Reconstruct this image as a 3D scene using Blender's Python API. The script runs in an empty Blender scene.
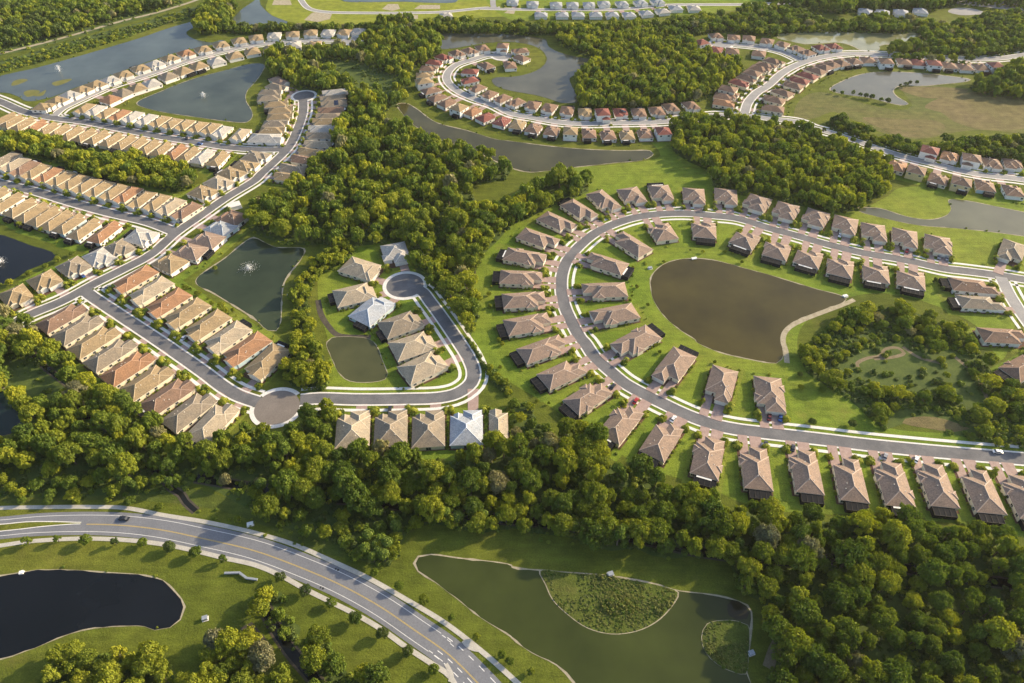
import bpy, math, random
import numpy as np
from mathutils import Vector, Matrix
from mathutils.geometry import tessellate_polygon
R = random.Random(7); NR = np.random.default_rng(11)
scene = bpy.context.scene; COL = scene.collection
# ------------------------------------------------------------------ camera, sky, sun, exposure
CAM_H = 260.0; PITCH = math.radians(44.5); FOC = 683.0
cam = bpy.data.objects.new('camera', bpy.data.cameras.new('camera')); COL.objects.link(cam)
cam.location = (0, 0, CAM_H); cam.rotation_euler = (math.pi/2 - PITCH, 0, 0)
cam.data.sensor_width = 36; cam.data.lens = 36*FOC/1024; cam.data.clip_start = 1; cam.data.clip_end = 9000
scene.camera = cam
SUN_EL, SUN_AZ = math.radians(23), math.radians(66)      # azimuth clockwise from +Y
w = bpy.data.worlds.new('World'); scene.world = w; w.use_nodes = True
nt = w.node_tree; bg = nt.nodes['Background']; sky = nt.nodes.new('ShaderNodeTexSky')
sky.sky_type = 'NISHITA'; sky.sun_disc = False; sky.sun_elevation = SUN_EL; sky.sun_rotation = SUN_AZ
sky.air_density = 1.0; sky.dust_density = 2.5; sky.ozone_density = 1.0
nt.links.new(sky.outputs[0], bg.inputs[0]); bg.inputs[1].default_value = 0.15
sd = Vector((math.sin(SUN_AZ)*math.cos(SUN_EL), math.cos(SUN_AZ)*math.cos(SUN_EL), math.sin(SUN_EL)))
sl = bpy.data.lights.new('sun', 'SUN'); sl.energy = 4.5; sl.angle = math.radians(1.2); sl.color = (1, .80, .52)
so = bpy.data.objects.new('sun', sl); COL.objects.link(so); so.rotation_euler = sd.to_track_quat('Z', 'Y').to_euler()
so.location = (300, 100, 300)
vs = scene.view_settings; vs.view_transform = 'Standard'; vs.look = 'None'; vs.gamma = 1; vs.exposure = 0.78; vs.use_curve_mapping = False
scene.cycles.max_bounces = 5; scene.cycles.diffuse_bounces = 2; scene.cycles.glossy_bounces = 2; scene.cycles.transparent_max_bounces = 4

HAZE = 0.000035
# ------------------------------------------------------------------ where things stand: survey of the ground
def G(x, y, z=0.0):
    u = (x-512)/FOC; v = (y-341.5)/FOC
    dy = math.cos(PITCH) - v*math.sin(PITCH); dz = -math.sin(PITCH) - v*math.cos(PITCH)
    t = (z-CAM_H)/dz
    return (u*t, dy*t)
def PX(p):
    x, y, z = p[0], p[1], (p[2] if len(p) > 2 else 0) - CAM_H
    d = y*math.cos(PITCH) - z*math.sin(PITCH); up = y*math.sin(PITCH) + z*math.cos(PITCH)
    return 512 + FOC*x/d, 341.5 - FOC*up/d, FOC/d
def pts(s, z=0.0):
    return [G(*map(float, a.split(',')), z) for a in s.split()]
def tile(ox, oy, s, k=4.0):
    return ' '.join('%.2f,%.2f' % (ox+float(a.split(',')[0])/k, oy+float(a.split(',')[1])/k) for a in s.split())
def smooth(p, step=3.0, closed=False):
    p = [np.array(q, float) for q in p]; n = len(p); out = []
    for i in range(n if closed else n-1):
        if closed: a, b, c, d = p[i-1], p[i], p[(i+1) % n], p[(i+2) % n]
        else: a, b, c, d = p[max(i-1, 0)], p[i], p[i+1], p[min(i+2, n-1)]
        L = np.linalg.norm(c-b); m = max(1, int(L/step))
        t0 = 0; t1 = t0+max(np.linalg.norm(b-a), 1e-3)**.5; t2 = t1+max(L, 1e-3)**.5; t3 = t2+max(np.linalg.norm(d-c), 1e-3)**.5
        if np.linalg.norm(b-a) < 1e-6: a = b-(c-b); t1 = t0+L**.5; t2 = t1+L**.5; t3 = t2+max(np.linalg.norm(d-c), 1e-3)**.5
        if np.linalg.norm(d-c) < 1e-6: d = c+(c-b); t3 = t2+L**.5
        for j in range(m):
            t = t1+(t2-t1)*j/m
            A1 = (t1-t)/(t1-t0)*a+(t-t0)/(t1-t0)*b; A2 = (t2-t)/(t2-t1)*b+(t-t1)/(t2-t1)*c; A3 = (t3-t)/(t3-t2)*c+(t-t2)/(t3-t2)*d
            B1 = (t2-t)/(t2-t0)*A1+(t-t0)/(t2-t0)*A2; B2 = (t3-t)/(t3-t1)*A2+(t-t1)/(t3-t1)*A3
            out.append((t2-t)/(t2-t1)*B1+(t-t1)/(t2-t1)*B2)
    if not closed: out.append(p[-1])
    return np.array(out)
def inside(poly, q):
    poly = np.asarray(poly); x, y = q; X, Y = poly[:, 0], poly[:, 1]; X2, Y2 = np.roll(X, -1), np.roll(Y, -1)
    c = ((Y > y) != (Y2 > y)) & (x < (X2-X)*(y-Y)/np.where(Y2 == Y, 1e-9, Y2-Y)+X)
    return bool(c.sum() % 2)
def inside_many(poly, Q):
    poly = np.asarray(poly); X, Y = poly[:, 0], poly[:, 1]; X2, Y2 = np.roll(X, -1), np.roll(Y, -1)
    r = np.zeros(len(Q), int)
    for i in range(len(poly)):
        dy = Y2[i]-Y[i]
        if dy == 0: continue
        r += ((Y[i] > Q[:, 1]) != (Y2[i] > Q[:, 1])) & (Q[:, 0] < (X2[i]-X[i])*(Q[:, 1]-Y[i])/dy+X[i])
    return r % 2 == 1
def dist_line(line, q):
    a = line[:-1]; b = line[1:]; d = b-a; t = np.clip(((q-a)*d).sum(1)/np.maximum((d*d).sum(1), 1e-9), 0, 1)
    f = a+d*t[:, None]; r = np.linalg.norm(f-q, axis=1); i = r.argmin()
    return r[i], f[i], d[i]/max(np.linalg.norm(d[i]), 1e-9)

# ------------------------------------------------------------------ materials
MATS = {}
def mat(name, build):
    if name in MATS: return MATS[name]
    m = bpy.data.materials.new(name); m.use_nodes = True; t = m.node_tree; b = t.nodes['Principled BSDF']
    b.inputs['Specular IOR Level'].default_value = .25
    build(t, b, lambda k: t.nodes.new('ShaderNode'+k)); MATS[name] = m
    return m
def noise(t, N, scale, detail=4, obj=False, rough=.55, stretch=None):
    tc = N('TexCoord'); n = N('TexNoise'); n.inputs['Scale'].default_value = scale; n.inputs['Detail'].default_value = detail; n.inputs['Roughness'].default_value = rough
    src = tc.outputs['Object']
    if not obj:
        g = N('NewGeometry'); src = g.outputs['Position']
    if stretch:
        mp = N('Mapping'); mp.inputs['Scale'].default_value = stretch[:3]; mp.inputs['Rotation'].default_value = (0, 0, stretch[3]); t.links.new(src, mp.inputs[0]); src = mp.outputs[0]
    t.links.new(src, n.inputs['Vector']); return n.outputs['Fac']
def ramp(t, N, fac, stops):
    r = N('ValToRGB'); e = r.color_ramp.elements
    while len(e) < len(stops): e.new(.5)
    for el, (p, c) in zip(e, stops): el.position = p; el.color = (*c, 1)
    t.links.new(fac, r.inputs[0]); return r.outputs[0]
def mix(t, N, a, b, fac, mode='MIX'):
    m = N('MixRGB'); m.blend_type = mode
    for s, v in ((0, fac), (1, a), (2, b)):
        if isinstance(v, (int, float)): m.inputs[s].default_value = v
        elif isinstance(v, tuple): m.inputs[s].default_value = (*v, 1)
        else: t.links.new(v, m.inputs[s])
    return m.outputs[0]
def bump(t, N, b, fac, strength, dist):
    k = N('Bump'); k.inputs['Strength'].default_value = strength; k.inputs['Distance'].default_value = dist
    t.links.new(fac, k.inputs['Height']); t.links.new(k.outputs[0], b.inputs['Normal'])
def grass_mat(name, a, c, d, patch=(.13, .12, .03)):
    def f(t, b, N):
        base = ramp(t, N, noise(t, N, .012, 5), [(.32, a), (.5, c), (.68, d)])
        mid = ramp(t, N, noise(t, N, .14, 5, rough=.65), [(.3, (.72, .72, .7)), (.7, (1.25, 1.22, 1.1))])
        fine = ramp(t, N, noise(t, N, 1.7, 3, rough=.7), [(.3, (.7, .7, .7)), (.7, (1.3, 1.3, 1.3))])
        col = mix(t, N, mix(t, N, base, mid, 1.0, 'MULTIPLY'), fine, 1.0, 'MULTIPLY')
        dry = ramp(t, N, noise(t, N, .045, 6, rough=.7), [(.58, (0, 0, 0)), (.72, (.55, .55, .55))])
        mow = ramp(t, N, noise(t, N, .05, 3, stretch=(1, 9, 1, .5)), [(.35, (.88, .88, .88)), (.65, (1.1, 1.1, 1.08))])
        col = mix(t, N, mix(t, N, col, patch, dry), mow, 1.0, 'MULTIPLY')
        t.links.new(col, b.inputs['Base Color']); b.inputs['Roughness'].default_value = .9; b.inputs['Specular IOR Level'].default_value = .1
        bump(t, N, b, noise(t, N, 1.1, 4, rough=.7), .7, .5)
    return mat(name, f)
def rough_mat(name, c1, c2, scale=.5, rough=.85, fine=3.0, bmp=.2, obj=False):
    def f(t, b, N):
        col = ramp(t, N, noise(t, N, scale, 5, obj, .62), [(.3, c1), (.7, c2)])
        fi = ramp(t, N, noise(t, N, fine, 3, obj, .7), [(.25, (.8, .8, .8)), (.75, (1.18, 1.18, 1.18))])
        t.links.new(mix(t, N, col, fi, 1.0, 'MULTIPLY'), b.inputs['Base Color']); b.inputs['Roughness'].default_value = rough
        if bmp: bump(t, N, b, noise(t, N, fine, 3, obj, .7), bmp, .1)
    return mat(name, f)
def water_mat(name, c1, c2, rough=.04):
    def f(t, b, N):
        col = ramp(t, N, noise(t, N, .03, 5), [(.3, tuple(x*.8 for x in c1)), (.7, tuple(x*1.15 for x in c2))])
        t.links.new(col, b.inputs['Base Color']); t.links.new(ramp(t, N, noise(t, N, .05, 4, stretch=(1, 3, 1, .6)), [(.35, (rough, rough, rough)), (.65, (rough+.14,)*3)]), b.inputs['Roughness']); b.inputs['IOR'].default_value = 1.33
        b.inputs['Specular IOR Level'].default_value = .5
        bump(t, N, b, noise(t, N, .9, 3, stretch=(1, 2.2, 1, .4)), .12, .1)
    return mat(name, f)
def leaf_mat(name, a, c, trans=.30):
    def f(t, b, N):
        oi = N('ObjectInfo'); geo = N('NewGeometry')
        col = mix(t, N, a, c, geo.outputs['Random Per Island'])
        tone = ramp(t, N, oi.outputs['Random'], [(0, (.72, .78, .8)), (.5, (1, 1, 1)), (1, (1.2, 1.15, .9))])
        big = ramp(t, N, noise(t, N, .06, 3), [(.3, (.76, .84, .9)), (.7, (1.18, 1.12, .95))])
        col = mix(t, N, mix(t, N, col, tone, 1.0, 'MULTIPLY'), big, 1.0, 'MULTIPLY')
        t.links.new(col, b.inputs['Base Color']); b.inputs['Roughness'].default_value = .65; b.inputs['Specular IOR Level'].default_value = .2
        tr = N('BsdfTranslucent'); mx = N('MixShader'); mx.inputs[0].default_value = trans
        t.links.new(mix(t, N, col, (1.0, 1.05, .5), 1.0, 'MULTIPLY'), tr.inputs[0])
        t.links.new(b.outputs[0], mx.inputs[1]); t.links.new(tr.outputs[0], mx.inputs[2])
        t.links.new(mx.outputs[0], t.nodes['Material Output'].inputs[0])
    return mat(name, f)
def plain(name, c, rough=.6, metal=0.0, spec=.3):
    def f(t, b, N):
        fi = ramp(t, N, noise(t, N, 1.3, 4, True), [(.3, (.88, .88, .88)), (.7, (1.1, 1.1, 1.1))])
        t.links.new(mix(t, N, c, fi, 1.0, 'MULTIPLY'), b.inputs['Base Color']); b.inputs['Roughness'].default_value = rough; b.inputs['Metallic'].default_value = metal
        b.inputs['Specular IOR Level'].default_value = spec
    return mat(name, f)
def roof_mat(code, c):
    def f(t, b, N):
        d = tuple(x*.6 for x in c); l = tuple(min(1, x*1.38) for x in c)
        geo = N('NewGeometry')
        col = ramp(t, N, noise(t, N, 1.5, 4, False, .8), [(.3, d), (.5, c), (.7, l)])
        blot = ramp(t, N, noise(t, N, .25, 4), [(.3, (.82, .84, .87)), (.7, (1.14, 1.1, 1.05))])
        br = N('TexBrick'); br.inputs['Scale'].default_value = 1.0; br.inputs['Color1'].default_value = (1, 1, 1, 1); br.inputs['Color2'].default_value = (.82, .8, .8, 1); br.inputs['Mortar'].default_value = (.62, .6, .6, 1)
        br.inputs['Mortar Size'].default_value = .05; br.inputs['Brick Width'].default_value = .9; br.inputs['Row Height'].default_value = .55
        tc = N('TexCoord'); t.links.new(tc.outputs['Object'], br.inputs['Vector'])
        col = mix(t, N, mix(t, N, mix(t, N, col, blot, 1.0, 'MULTIPLY'), br.outputs[0], .55, 'MULTIPLY'), N('ObjectInfo').outputs['Random'], 0.0)
        t.links.new(col, b.inputs['Base Color']); b.inputs['Roughness'].default_value = .8; b.inputs['Specular IOR Level'].default_value = .25
        bump(t, N, b, br.outputs['Fac'], .3, .05)
    return mat('roof_tile_'+code, f)
ROOF = {'t': ((.315, .24, .14), 'tan'), 'g': ((.265, .225, .17), 'grey-tan'), 'o': ((.325, .185, .105), 'terracotta'), 'l': ((.38, .325, .24), 'pale sandy'),
        'b': ((.235, .155, .11), 'brown'), 'w': ((.42, .41, .38), 'whitish'), 'k': ((.37, .41, .46), 'pale blue-grey'), 'p': ((.285, .212, .165), 'pinkish brown'), 'r': ((.235, .088, .072), 'red'), 's': ((.33, .36, .39), 'slate grey')}
CAPC = {k: tuple(min(.75, x*1.35+.03) for x in v[0]) for k, v in ROOF.items()}
M_GRASS = grass_mat('grass', (.080, .106, .015), (.106, .132, .019), (.136, .152, .025))
M_LAWN2 = grass_mat('lawn_deep', (.100, .165, .020), (.130, .19, .025), (.155, .20, .030), (.18, .18, .04)); M_LAWN3 = grass_mat('lawn_dry', (.140, .195, .026), (.175, .22, .032), (.205, .235, .04), (.22, .20, .06))
M_LAWN = grass_mat('lawn', (.120, .190, .022), (.155, .215, .027), (.190, .228, .033), (.21, .20, .045))
M_WILD = grass_mat('wild_grass', (.060, .090, .018), (.085, .112, .023), (.105, .122, .030), (.14, .12, .045))
M_MEAD = grass_mat('meadow', (.18, .225, .03), (.21, .245, .034), (.24, .26, .04), (.26, .24, .06))
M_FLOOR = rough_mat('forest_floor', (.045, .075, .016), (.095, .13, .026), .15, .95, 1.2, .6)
M_ASPH = rough_mat('asphalt', (.105, .108, .117), (.175, .175, .182), .12, .85, 1.5, .1)
M_ASPH2 = rough_mat('asphalt_grey', (.15, .16, .182), (.20, .207, .225), .1, .85, 1.5, .1)
M_ASPHP = rough_mat('asphalt_pale', (.25, .25, .255), (.33, .325, .32), .12, .85, 1.5, .1)
M_CONC = rough_mat('concrete', (.64, .62, .58), (.76, .74, .70), .3, .8, 2.0, .05)
M_CONC2 = rough_mat('concrete_old', (.40, .385, .34), (.50, .48, .43), .3, .85, 2.0, .05)
M_PAVER = rough_mat('paver', (.30, .21, .185), (.40, .30, .265), .5, .8, 3.0, .1)
M_SAND = rough_mat('sand', (.26, .23, .155), (.44, .39, .29), .4, .9, 2.0, .2)
M_DIRT = rough_mat('dirt', (.15, .125, .07), (.24, .19, .125), .25, .95, 1.5, .4)
M_DARKD = rough_mat('dark_soil', (.05, .045, .035), (.10, .085, .065), .25, .95, 1.5, .4)
M_FIELD = grass_mat('dry_field', (.095, .125, .034), (.135, .135, .05), (.105, .135, .033), (.09, .13, .028))
M_MULCH = rough_mat('mulch', (.075, .042, .028), (.13, .075, .05), .6, .95, 3.0, .3)
M_WHITE = plain('white_paint', (.78, .77, .74)); M_YEL = plain('yellow_paint', (.62, .45, .10)); M_LINE = plain('line_paint', (.72, .72, .70))
M_GLASS = plain('dark_glass', (.03, .035, .04), .08, 0, .6); M_SCREEN = plain('screen_mesh', (.012, .014, .018), .8, 0, .1)
M_TRIM = plain('trim', (.74, .70, .62)); M_METAL = plain('grey_metal', (.35, .38, .42), .45, .3); M_GAR = plain('garage_white', (.70, .68, .63))
WALLS = {'c': plain('stucco_cream', (.76, .68, .53), .85), 'w': plain('stucco_white', (.82, .80, .76), .85), 'y': plain('stucco_yellow', (.66, .52, .28), .85), 'u': plain('stucco_blue', (.45, .58, .64), .85)}
M_BARK = rough_mat('bark', (.10, .08, .06), (.20, .165, .13), .8, .9, 4.0, .3, True)
LEAF = [leaf_mat('leaf_yellowgreen', (.235, .28, .03), (.385, .39, .042)), leaf_mat('leaf_olive', (.165, .22, .028), (.28, .31, .037)),
        leaf_mat('leaf_green', (.11, .175, .03), (.19, .245, .038)), leaf_mat('leaf_dark', (.075, .12, .034), (.125, .168, .048))]
LEAF.append(leaf_mat('leaf_silver', (.20, .20, .12), (.30, .29, .18)))
TONE = ['yellow-green', 'olive green', 'mid green', 'dark green', 'silvery grey-green']
M_PALM = leaf_mat('palm_leaf', (.25, .29, .032), (.38, .38, .045)); M_SHRUB = leaf_mat('shrub_leaf', (.15, .22, .03), (.29, .33, .042))
M_REED = leaf_mat('reed', (.16, .19, .04), (.30, .29, .09))

# ------------------------------------------------------------------ mesh helpers
class MB:
    def __init__(s): s.v = []; s.f = []; s.m = []
    def face(s, ps, m=0):
        n = len(s.v); s.v += [tuple(p) for p in ps]; s.f.append(tuple(range(n, n+len(ps)))); s.m.append(m)
    def box(s, x0, x1, y0, y1, z0, z1, m=0, bottom=True, top=True):
        n = len(s.v); s.v += [(x0, y0, z0), (x1, y0, z0), (x1, y1, z0), (x0, y1, z0), (x0, y0, z1), (x1, y0, z1), (x1, y1, z1), (x0, y1, z1)]
        fs = [(0, 1, 5, 4), (1, 2, 6, 5), (2, 3, 7, 6), (3, 0, 4, 7)] + ([(4, 5, 6, 7)] if top else []) + ([(3, 2, 1, 0)] if bottom else [])
        for f in fs: s.f.append(tuple(n+i for i in f)); s.m.append(m)
    def tube(s, path, radii, k=7, m=0):
        n0 = len(s.v); path = [Vector(p) for p in path]
        for i, (p, r) in enumerate(zip(path, radii)):
            d = (path[min(i+1, len(path)-1)]-path[max(i-1, 0)]).normalized(); a = d.orthogonal().normalized(); b = d.cross(a)
            for j in range(k): s.v.append(tuple(p+(a*math.cos(2*math.pi*j/k)+b*math.sin(2*math.pi*j/k))*r))
        for i in range(len(path)-1):
            for j in range(k):
                s.f.append((n0+i*k+j, n0+i*k+(j+1) % k, n0+(i+1)*k+(j+1) % k, n0+(i+1)*k+j)); s.m.append(m)
        s.f.append(tuple(n0+(len(path)-1)*k+j for j in range(k))); s.m.append(m)
    def mesh(s, name, mats):
        me = bpy.data.meshes.new(name); me.from_pydata(s.v, [], s.f)
        for q in mats: me.materials.append(q)
        if len(mats) > 1: me.polygons.foreach_set('material_index', s.m)
        me.update(); return me
def link(name, me, parent=None, loc=None, rot=0.0):
    o = bpy.data.objects.new(name, me); COL.objects.link(o)
    if parent is not None: o.parent = parent
    if loc is not None: o.location = loc
    if rot: o.rotation_euler = (0, 0, rot)
    return o
def tag(o, label=None, cat=None, group=None, kind=None):
    if label: o['label'] = label
    if cat: o['category'] = cat
    if group: o['group'] = group
    if kind: o['kind'] = kind
    return o
def struct(name, mb, mats, kind='structure'):
    o = link(name, mb.mesh(name, mats if isinstance(mats, list) else [mats])); o['kind'] = kind; return o
def sheet(mb, poly, z, m=0):
    co = [Vector((p[0], p[1], z)) for p in poly]; n = len(mb.v); mb.v += [tuple(c) for c in co]
    for tri in tessellate_polygon([co]):
        a, b, c = (co[i] for i in tri)
        if (b-a).cross(c-a).z < 0: tri = tri[::-1]
        mb.f.append(tuple(n+i for i in tri)); mb.m.append(m)
def normals(line, closed=False):
    if closed: d = np.roll(line, -1, 0)-np.roll(line, 1, 0)
    else: d = np.gradient(line, axis=0)
    d /= np.maximum(np.linalg.norm(d, axis=1), 1e-9)[:, None]
    return np.stack([-d[:, 1], d[:, 0]], 1)
def strip(mb, line, o0, o1, z, zb=None, skip=None, m=0):
    n = normals(line); A = line+n*o0; B = line+n*o1; mid = (A+B)/2
    for i in range(len(line)-1):
        if skip is not None and (skip(mid[i]) or skip(mid[i+1])): continue
        q = [(*A[i], z), (*A[i+1], z), (*B[i+1], z), (*B[i], z)]
        if o1 > o0: q = q[::-1]
        mb.face(q, m)
        if zb is not None:
            mb.face([(*A[i], zb), (*A[i+1], zb), (*A[i+1], z), (*A[i], z)], m); mb.face([(*B[i], zb), (*B[i+1], zb), (*B[i+1], z), (*B[i], z)], m)
def quads_mesh(name, V, mi, mats, tri_count=None):
    n = len(V)//4; me = bpy.data.meshes.new(name)
    me.vertices.add(4*n); me.vertices.foreach_set('co', np.asarray(V, np.float32).ravel())
    me.loops.add(4*n); me.loops.foreach_set('vertex_index', np.arange(4*n, dtype=np.int32))
    me.polygons.add(n); me.polygons.foreach_set('loop_start', np.arange(0, 4*n, 4, dtype=np.int32))
    for q in mats: me.materials.append(q)
    if mi is not None: me.polygons.foreach_set('material_index', np.asarray(mi, np.int32))
    me.update(calc_edges=True); return me
def leaf_quads(c, nrm, size, jit=.45):
    n = len(c); nn = nrm+NR.normal(0, jit, (n, 3)); nn /= np.linalg.norm(nn, axis=1)[:, None]
    a = np.cross(nn, NR.normal(0, 1, (n, 3))); a /= np.maximum(np.linalg.norm(a, axis=1), 1e-6)[:, None]; b = np.cross(nn, a)
    s = (size*NR.uniform(.65, 1.25, n))[:, None]; k = NR.uniform(.55, .9, n)[:, None]
    V = np.stack([c-a*s-b*s*k*.6, c+a*s*.5-b*s*k, c+a*s+b*s*k*.5, c-a*s*.4+b*s*k], 1)
    return V.reshape(-1, 3)
def crown(Rr, Hh, zc, nleaf, lsize, nl=11, flat=.0):
    """leaf quads of one crown: lobes spread through an ellipsoid; Rr horizontal radius, Hh vertical half height, zc its centre"""
    L = []; 
    for i in range(nl):
        a = 2*math.pi*(i*.618+NR.uniform(-.08, .08)); h = NR.uniform(-.55, .85); rr = math.sqrt(max(0, 1-h*h*.9))*NR.uniform(.5, .86)
        L.append((rr*math.cos(a)*NR.uniform(.85, 1.2), rr*math.sin(a)*NR.uniform(.85, 1.2), h*.78, NR.uniform(.13, .32)))
    L.append((NR.uniform(-.15, .15), NR.uniform(-.15, .15), .55, .42))
    L = np.array(L); w8 = L[:, 3]**2; k = NR.choice(len(L), int(nleaf*1.45), p=w8/w8.sum())
    d = NR.normal(0, 1, (len(k), 3)); d[:, 2] += .35; d /= np.linalg.norm(d, axis=1)[:, None]
    p = L[k, :3]+d*(L[k, 3]*np.clip(NR.normal(.98, .2, len(k)), .6, 1.5))[:, None]
    dd = np.linalg.norm(p[:, None, :]-L[None, :, :3], axis=2)/L[None, :, 3]; dd[np.arange(len(k)), k] = 9
    keep = dd.min(1) > .78; p = p[keep][:nleaf]; d = d[keep][:nleaf]
    P = p*np.array([Rr, Rr, Hh])+np.array([0, 0, zc])
    return leaf_quads(P, d, np.full(len(P), lsize))

# ------------------------------------------------------------------ ground
g = MB(); S = 4000
g.face([(-S, -600, 0), (S, -600, 0), (S, S, 0), (-S, S, 0)]); struct('ground', g, M_GRASS)
def region(name, m, px, z, zp=0.0, sm=True, kind='structure'):
    p = pts(px, zp) if isinstance(px, str) else px
    if sm: p = smooth(p, 5, True)
    mb = MB(); sheet(mb, p, z); struct(name, mb, m, kind); return p
region('meadow', M_MEAD, '268,0 266,9 275,17 292,22 330,24 375,24 420,21 470,18 506,17 514,20 545,19 548,14 512,12 490,2 490,-8 268,-8', .02)
region('lawn', M_LAWN, '512,20 540,19 700,14 760,5 768,-4 490,-8', .025)
region('lawn', M_LAWN, '475,345 470,300 486,250 520,215 560,195 610,180 680,178 760,186 850,205 900,212 1024,232 1060,240 1060,300 1024,310 1000,360 975,325 900,295 850,297 800,330 806,370 850,400 880,425 960,435 1040,450 1040,530 960,520 860,515 760,508 700,485 640,465 600,440 540,400 500,375', .02)
region('lawn', M_LAWN, '326,250 350,244 420,240 445,280 488,380 470,395 330,395 330,350 318,300', .028)
region('lawn', M_LAWN, '640,130 690,150 720,178 660,180 640,183 600,185 520,216 500,205 520,190 560,170 620,164 660,156', .03)
region('lawn', M_LAWN, '862,213 870,206 888,196 900,188 960,188 1024,194 1024,240 960,236 905,222', .033)
region('wild_grass', M_WILD, '0,470 100,480 200,490 270,515 340,540 395,560 330,555 250,520 190,505 100,500 0,500', .02)
region('wild_grass', M_WILD, '838,352 860,336 905,322 945,330 985,350 1010,400 1000,428 940,420 880,405 845,378', .035)
region('dry_field', M_FIELD, '796,120 800,100 820,92 870,105 900,110 912,106 902,88 915,84 960,88 1030,92 1060,100 1060,136 1024,134 985,130 950,133 930,138 900,138 870,128 835,112 815,118', .02)
M_STRAW = grass_mat('straw_field', (.17, .14, .075), (.15, .135, .06), (.20, .16, .09), (.11, .13, .04))
region('dry_field', M_STRAW, '925,108 940,98 975,92 1040,94 1050,122 985,130 955,122 940,112', .052)
region('dry_field', M_STRAW, '862,118 900,119 940,122 945,131 925,137 900,136 880,128', .048)
region('dry_field', M_STRAW, '898,88 930,87 968,90 945,98 920,97', .045)
region('dry_field', M_STRAW, '905,419 935,417 970,429 955,432 925,428 902,423', .05)
for s in ('860,372 857,364 868,358 880,356 886,349 898,348 904,353 894,357 874,359', '903,347 918,357 940,363', '955,357 975,375 984,392 990,405'):
    mb = MB(); strip(mb, smooth(pts(s), 2), -1, 1, .055); struct('dirt_path', mb, M_DIRT)
mb = MB(); strip(mb, smooth(pts('318,300 321,314 329,327 338,335 371,337'), 2), -1.6, 1.6, .05); struct('dirt_path', mb, M_DARKD)
mb = MB(); strip(mb, smooth(pts('768,668 774,650 782,634 780,620'), 2), -2, 2, .05); struct('dirt_path', mb, M_DIRT)
mb = MB(); strip(mb, smooth(pts('-40,64 0,53.7 45,42.5 82,32.5 120,21.5 155,13 185,4 205,-3'), 4), -2.2, 2.2, .05); struct('dirt_track', mb, M_SAND)
region('dark_soil', M_DARKD, '240,628 252,622 262,634 275,650 268,660 252,648', .04)
for s in ('304,20 312,13 320,11 332,14 330,19 318,22', '382,9 388,4 398,4 400,9 392,11', '414,9 420,5 440,5 440,9', '396,19 402,15 418,15 418,19', '504,13 510,9 516,9 514,14', '272,5 274,0 290,0 292,5'):
    region('building_pad', M_SAND, s, .05, sm=False)
for s in ('948,12 955,8 975,9 985,13 960,15', '955,3 975,0 1024,4 1040,10 1010,10 985,7'):
    region('parking_lot', M_ASPHP, s, .05)
hm = bpy.data.materials.new('haze'); hm.use_nodes = True; hn = hm.node_tree; hn.nodes.remove(hn.nodes['Principled BSDF']); pv = hn.nodes.new('ShaderNodeVolumePrincipled')
pv.inputs['Color'].default_value = (.92, .92, .90, 1); pv.inputs['Density'].default_value = HAZE; pv.inputs['Anisotropy'].default_value = .2
hn.links.new(pv.outputs[0], hn.nodes['Material Output'].inputs['Volume'])
hb = MB(); hb.box(-4100, 4100, -700, 4100, -1.2, CAM_H+6)
if HAZE: struct('haze', hb, hm, 'stuff')
# ------------------------------------------------------------------ water
W_BROWN = water_mat('water_brown', (.048, .039, .008), (.066, .054, .012)); W_OLIVE = water_mat('water_olive', (.034, .046, .009), (.046, .058, .012))
W_BLACK = water_mat('water_black', (.004, .006, .008), (.007, .009, .012)); W_GREEN = water_mat('water_green', (.028, .042, .020), (.040, .054, .027))
W_GREY = water_mat('water_grey', (.062, .082, .085), (.082, .105, .102)); W_TAUPE = water_mat('water_taupe', (.078, .078, .056), (.10, .10, .07)); W_CREEK = water_mat('water_creek', (.006, .008, .008), (.012, .014, .012))  # grey and taupe base colours raised to stand in for reflected bright sky
PONDS = []
def pond(px, m, bank=1.0, bm=None, z=.09):
    line = smooth(pts(px), 3, True); n = normals(line, True)
    area = (line[:, 0]*np.roll(line[:, 1], -1)-line[:, 1]*np.roll(line[:, 0], -1)).sum()
    if area < 0: n = -n
    k = len(line); a = np.zeros(k)
    for f, ph in ((3, .3), (7, 1.1), (13, 2.0), (29, .7), (53, 2.3)): a += np.sin(np.arange(k)/k*2*math.pi*f+ph)
    wid = bank*.55*(1+.42*a); wid = np.maximum(wid, .12)
    line = line + n*(a*.12)[:, None]
    out = line-n*wid[:, None]
    mb = MB(); sheet(mb, out, z-.03); struct('pond_bank', mb, bm or M_SAND)
    mb = MB(); sheet(mb, line, z); o = struct('pond_water', mb, m); PONDS.append(line); return o
P_CENTRE = tile(512, 171, '555,430 570,405 600,378 650,358 730,350 800,356 860,370 930,390')+' '+tile(768, 171, '0,415 100,445 200,475 290,498 312,512 300,526 250,545 150,580 90,610 60,645 55,683')+' 781.5,359 776,363 768,362.5 744.5,358 719.5,352 697,342 695.7,339.7 682,331 664.5,316 654.5,301 651,288'
pond(P_CENTRE, W_BROWN, .8)
P_OLIVE = tile(256, 512, '635,205 650,180 700,172 800,185 1020,215')+' '+tile(512, 512, '0,222 110,235 250,245 400,258 550,285 670,318 760,328 860,345 940,375 955,400 950,500 940,590 935,640 955,700 960,800 300,800 250,683 180,610 80,560 0,500')+' '+tile(256, 512, '1020,495 900,420 800,340 720,280 650,235')
pond(P_OLIVE, W_OLIVE, .9)
pond('-90,583 -40,579 0,576 '+tile(0, 512, '150,235 300,235 450,245 580,255 650,275 700,320 738,380 720,430 680,460 620,470 580,455 480,455 380,462 280,485 180,525 100,555 50,575')+' 0,659 -50,668 -110,672', W_BLACK, .7)
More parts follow.
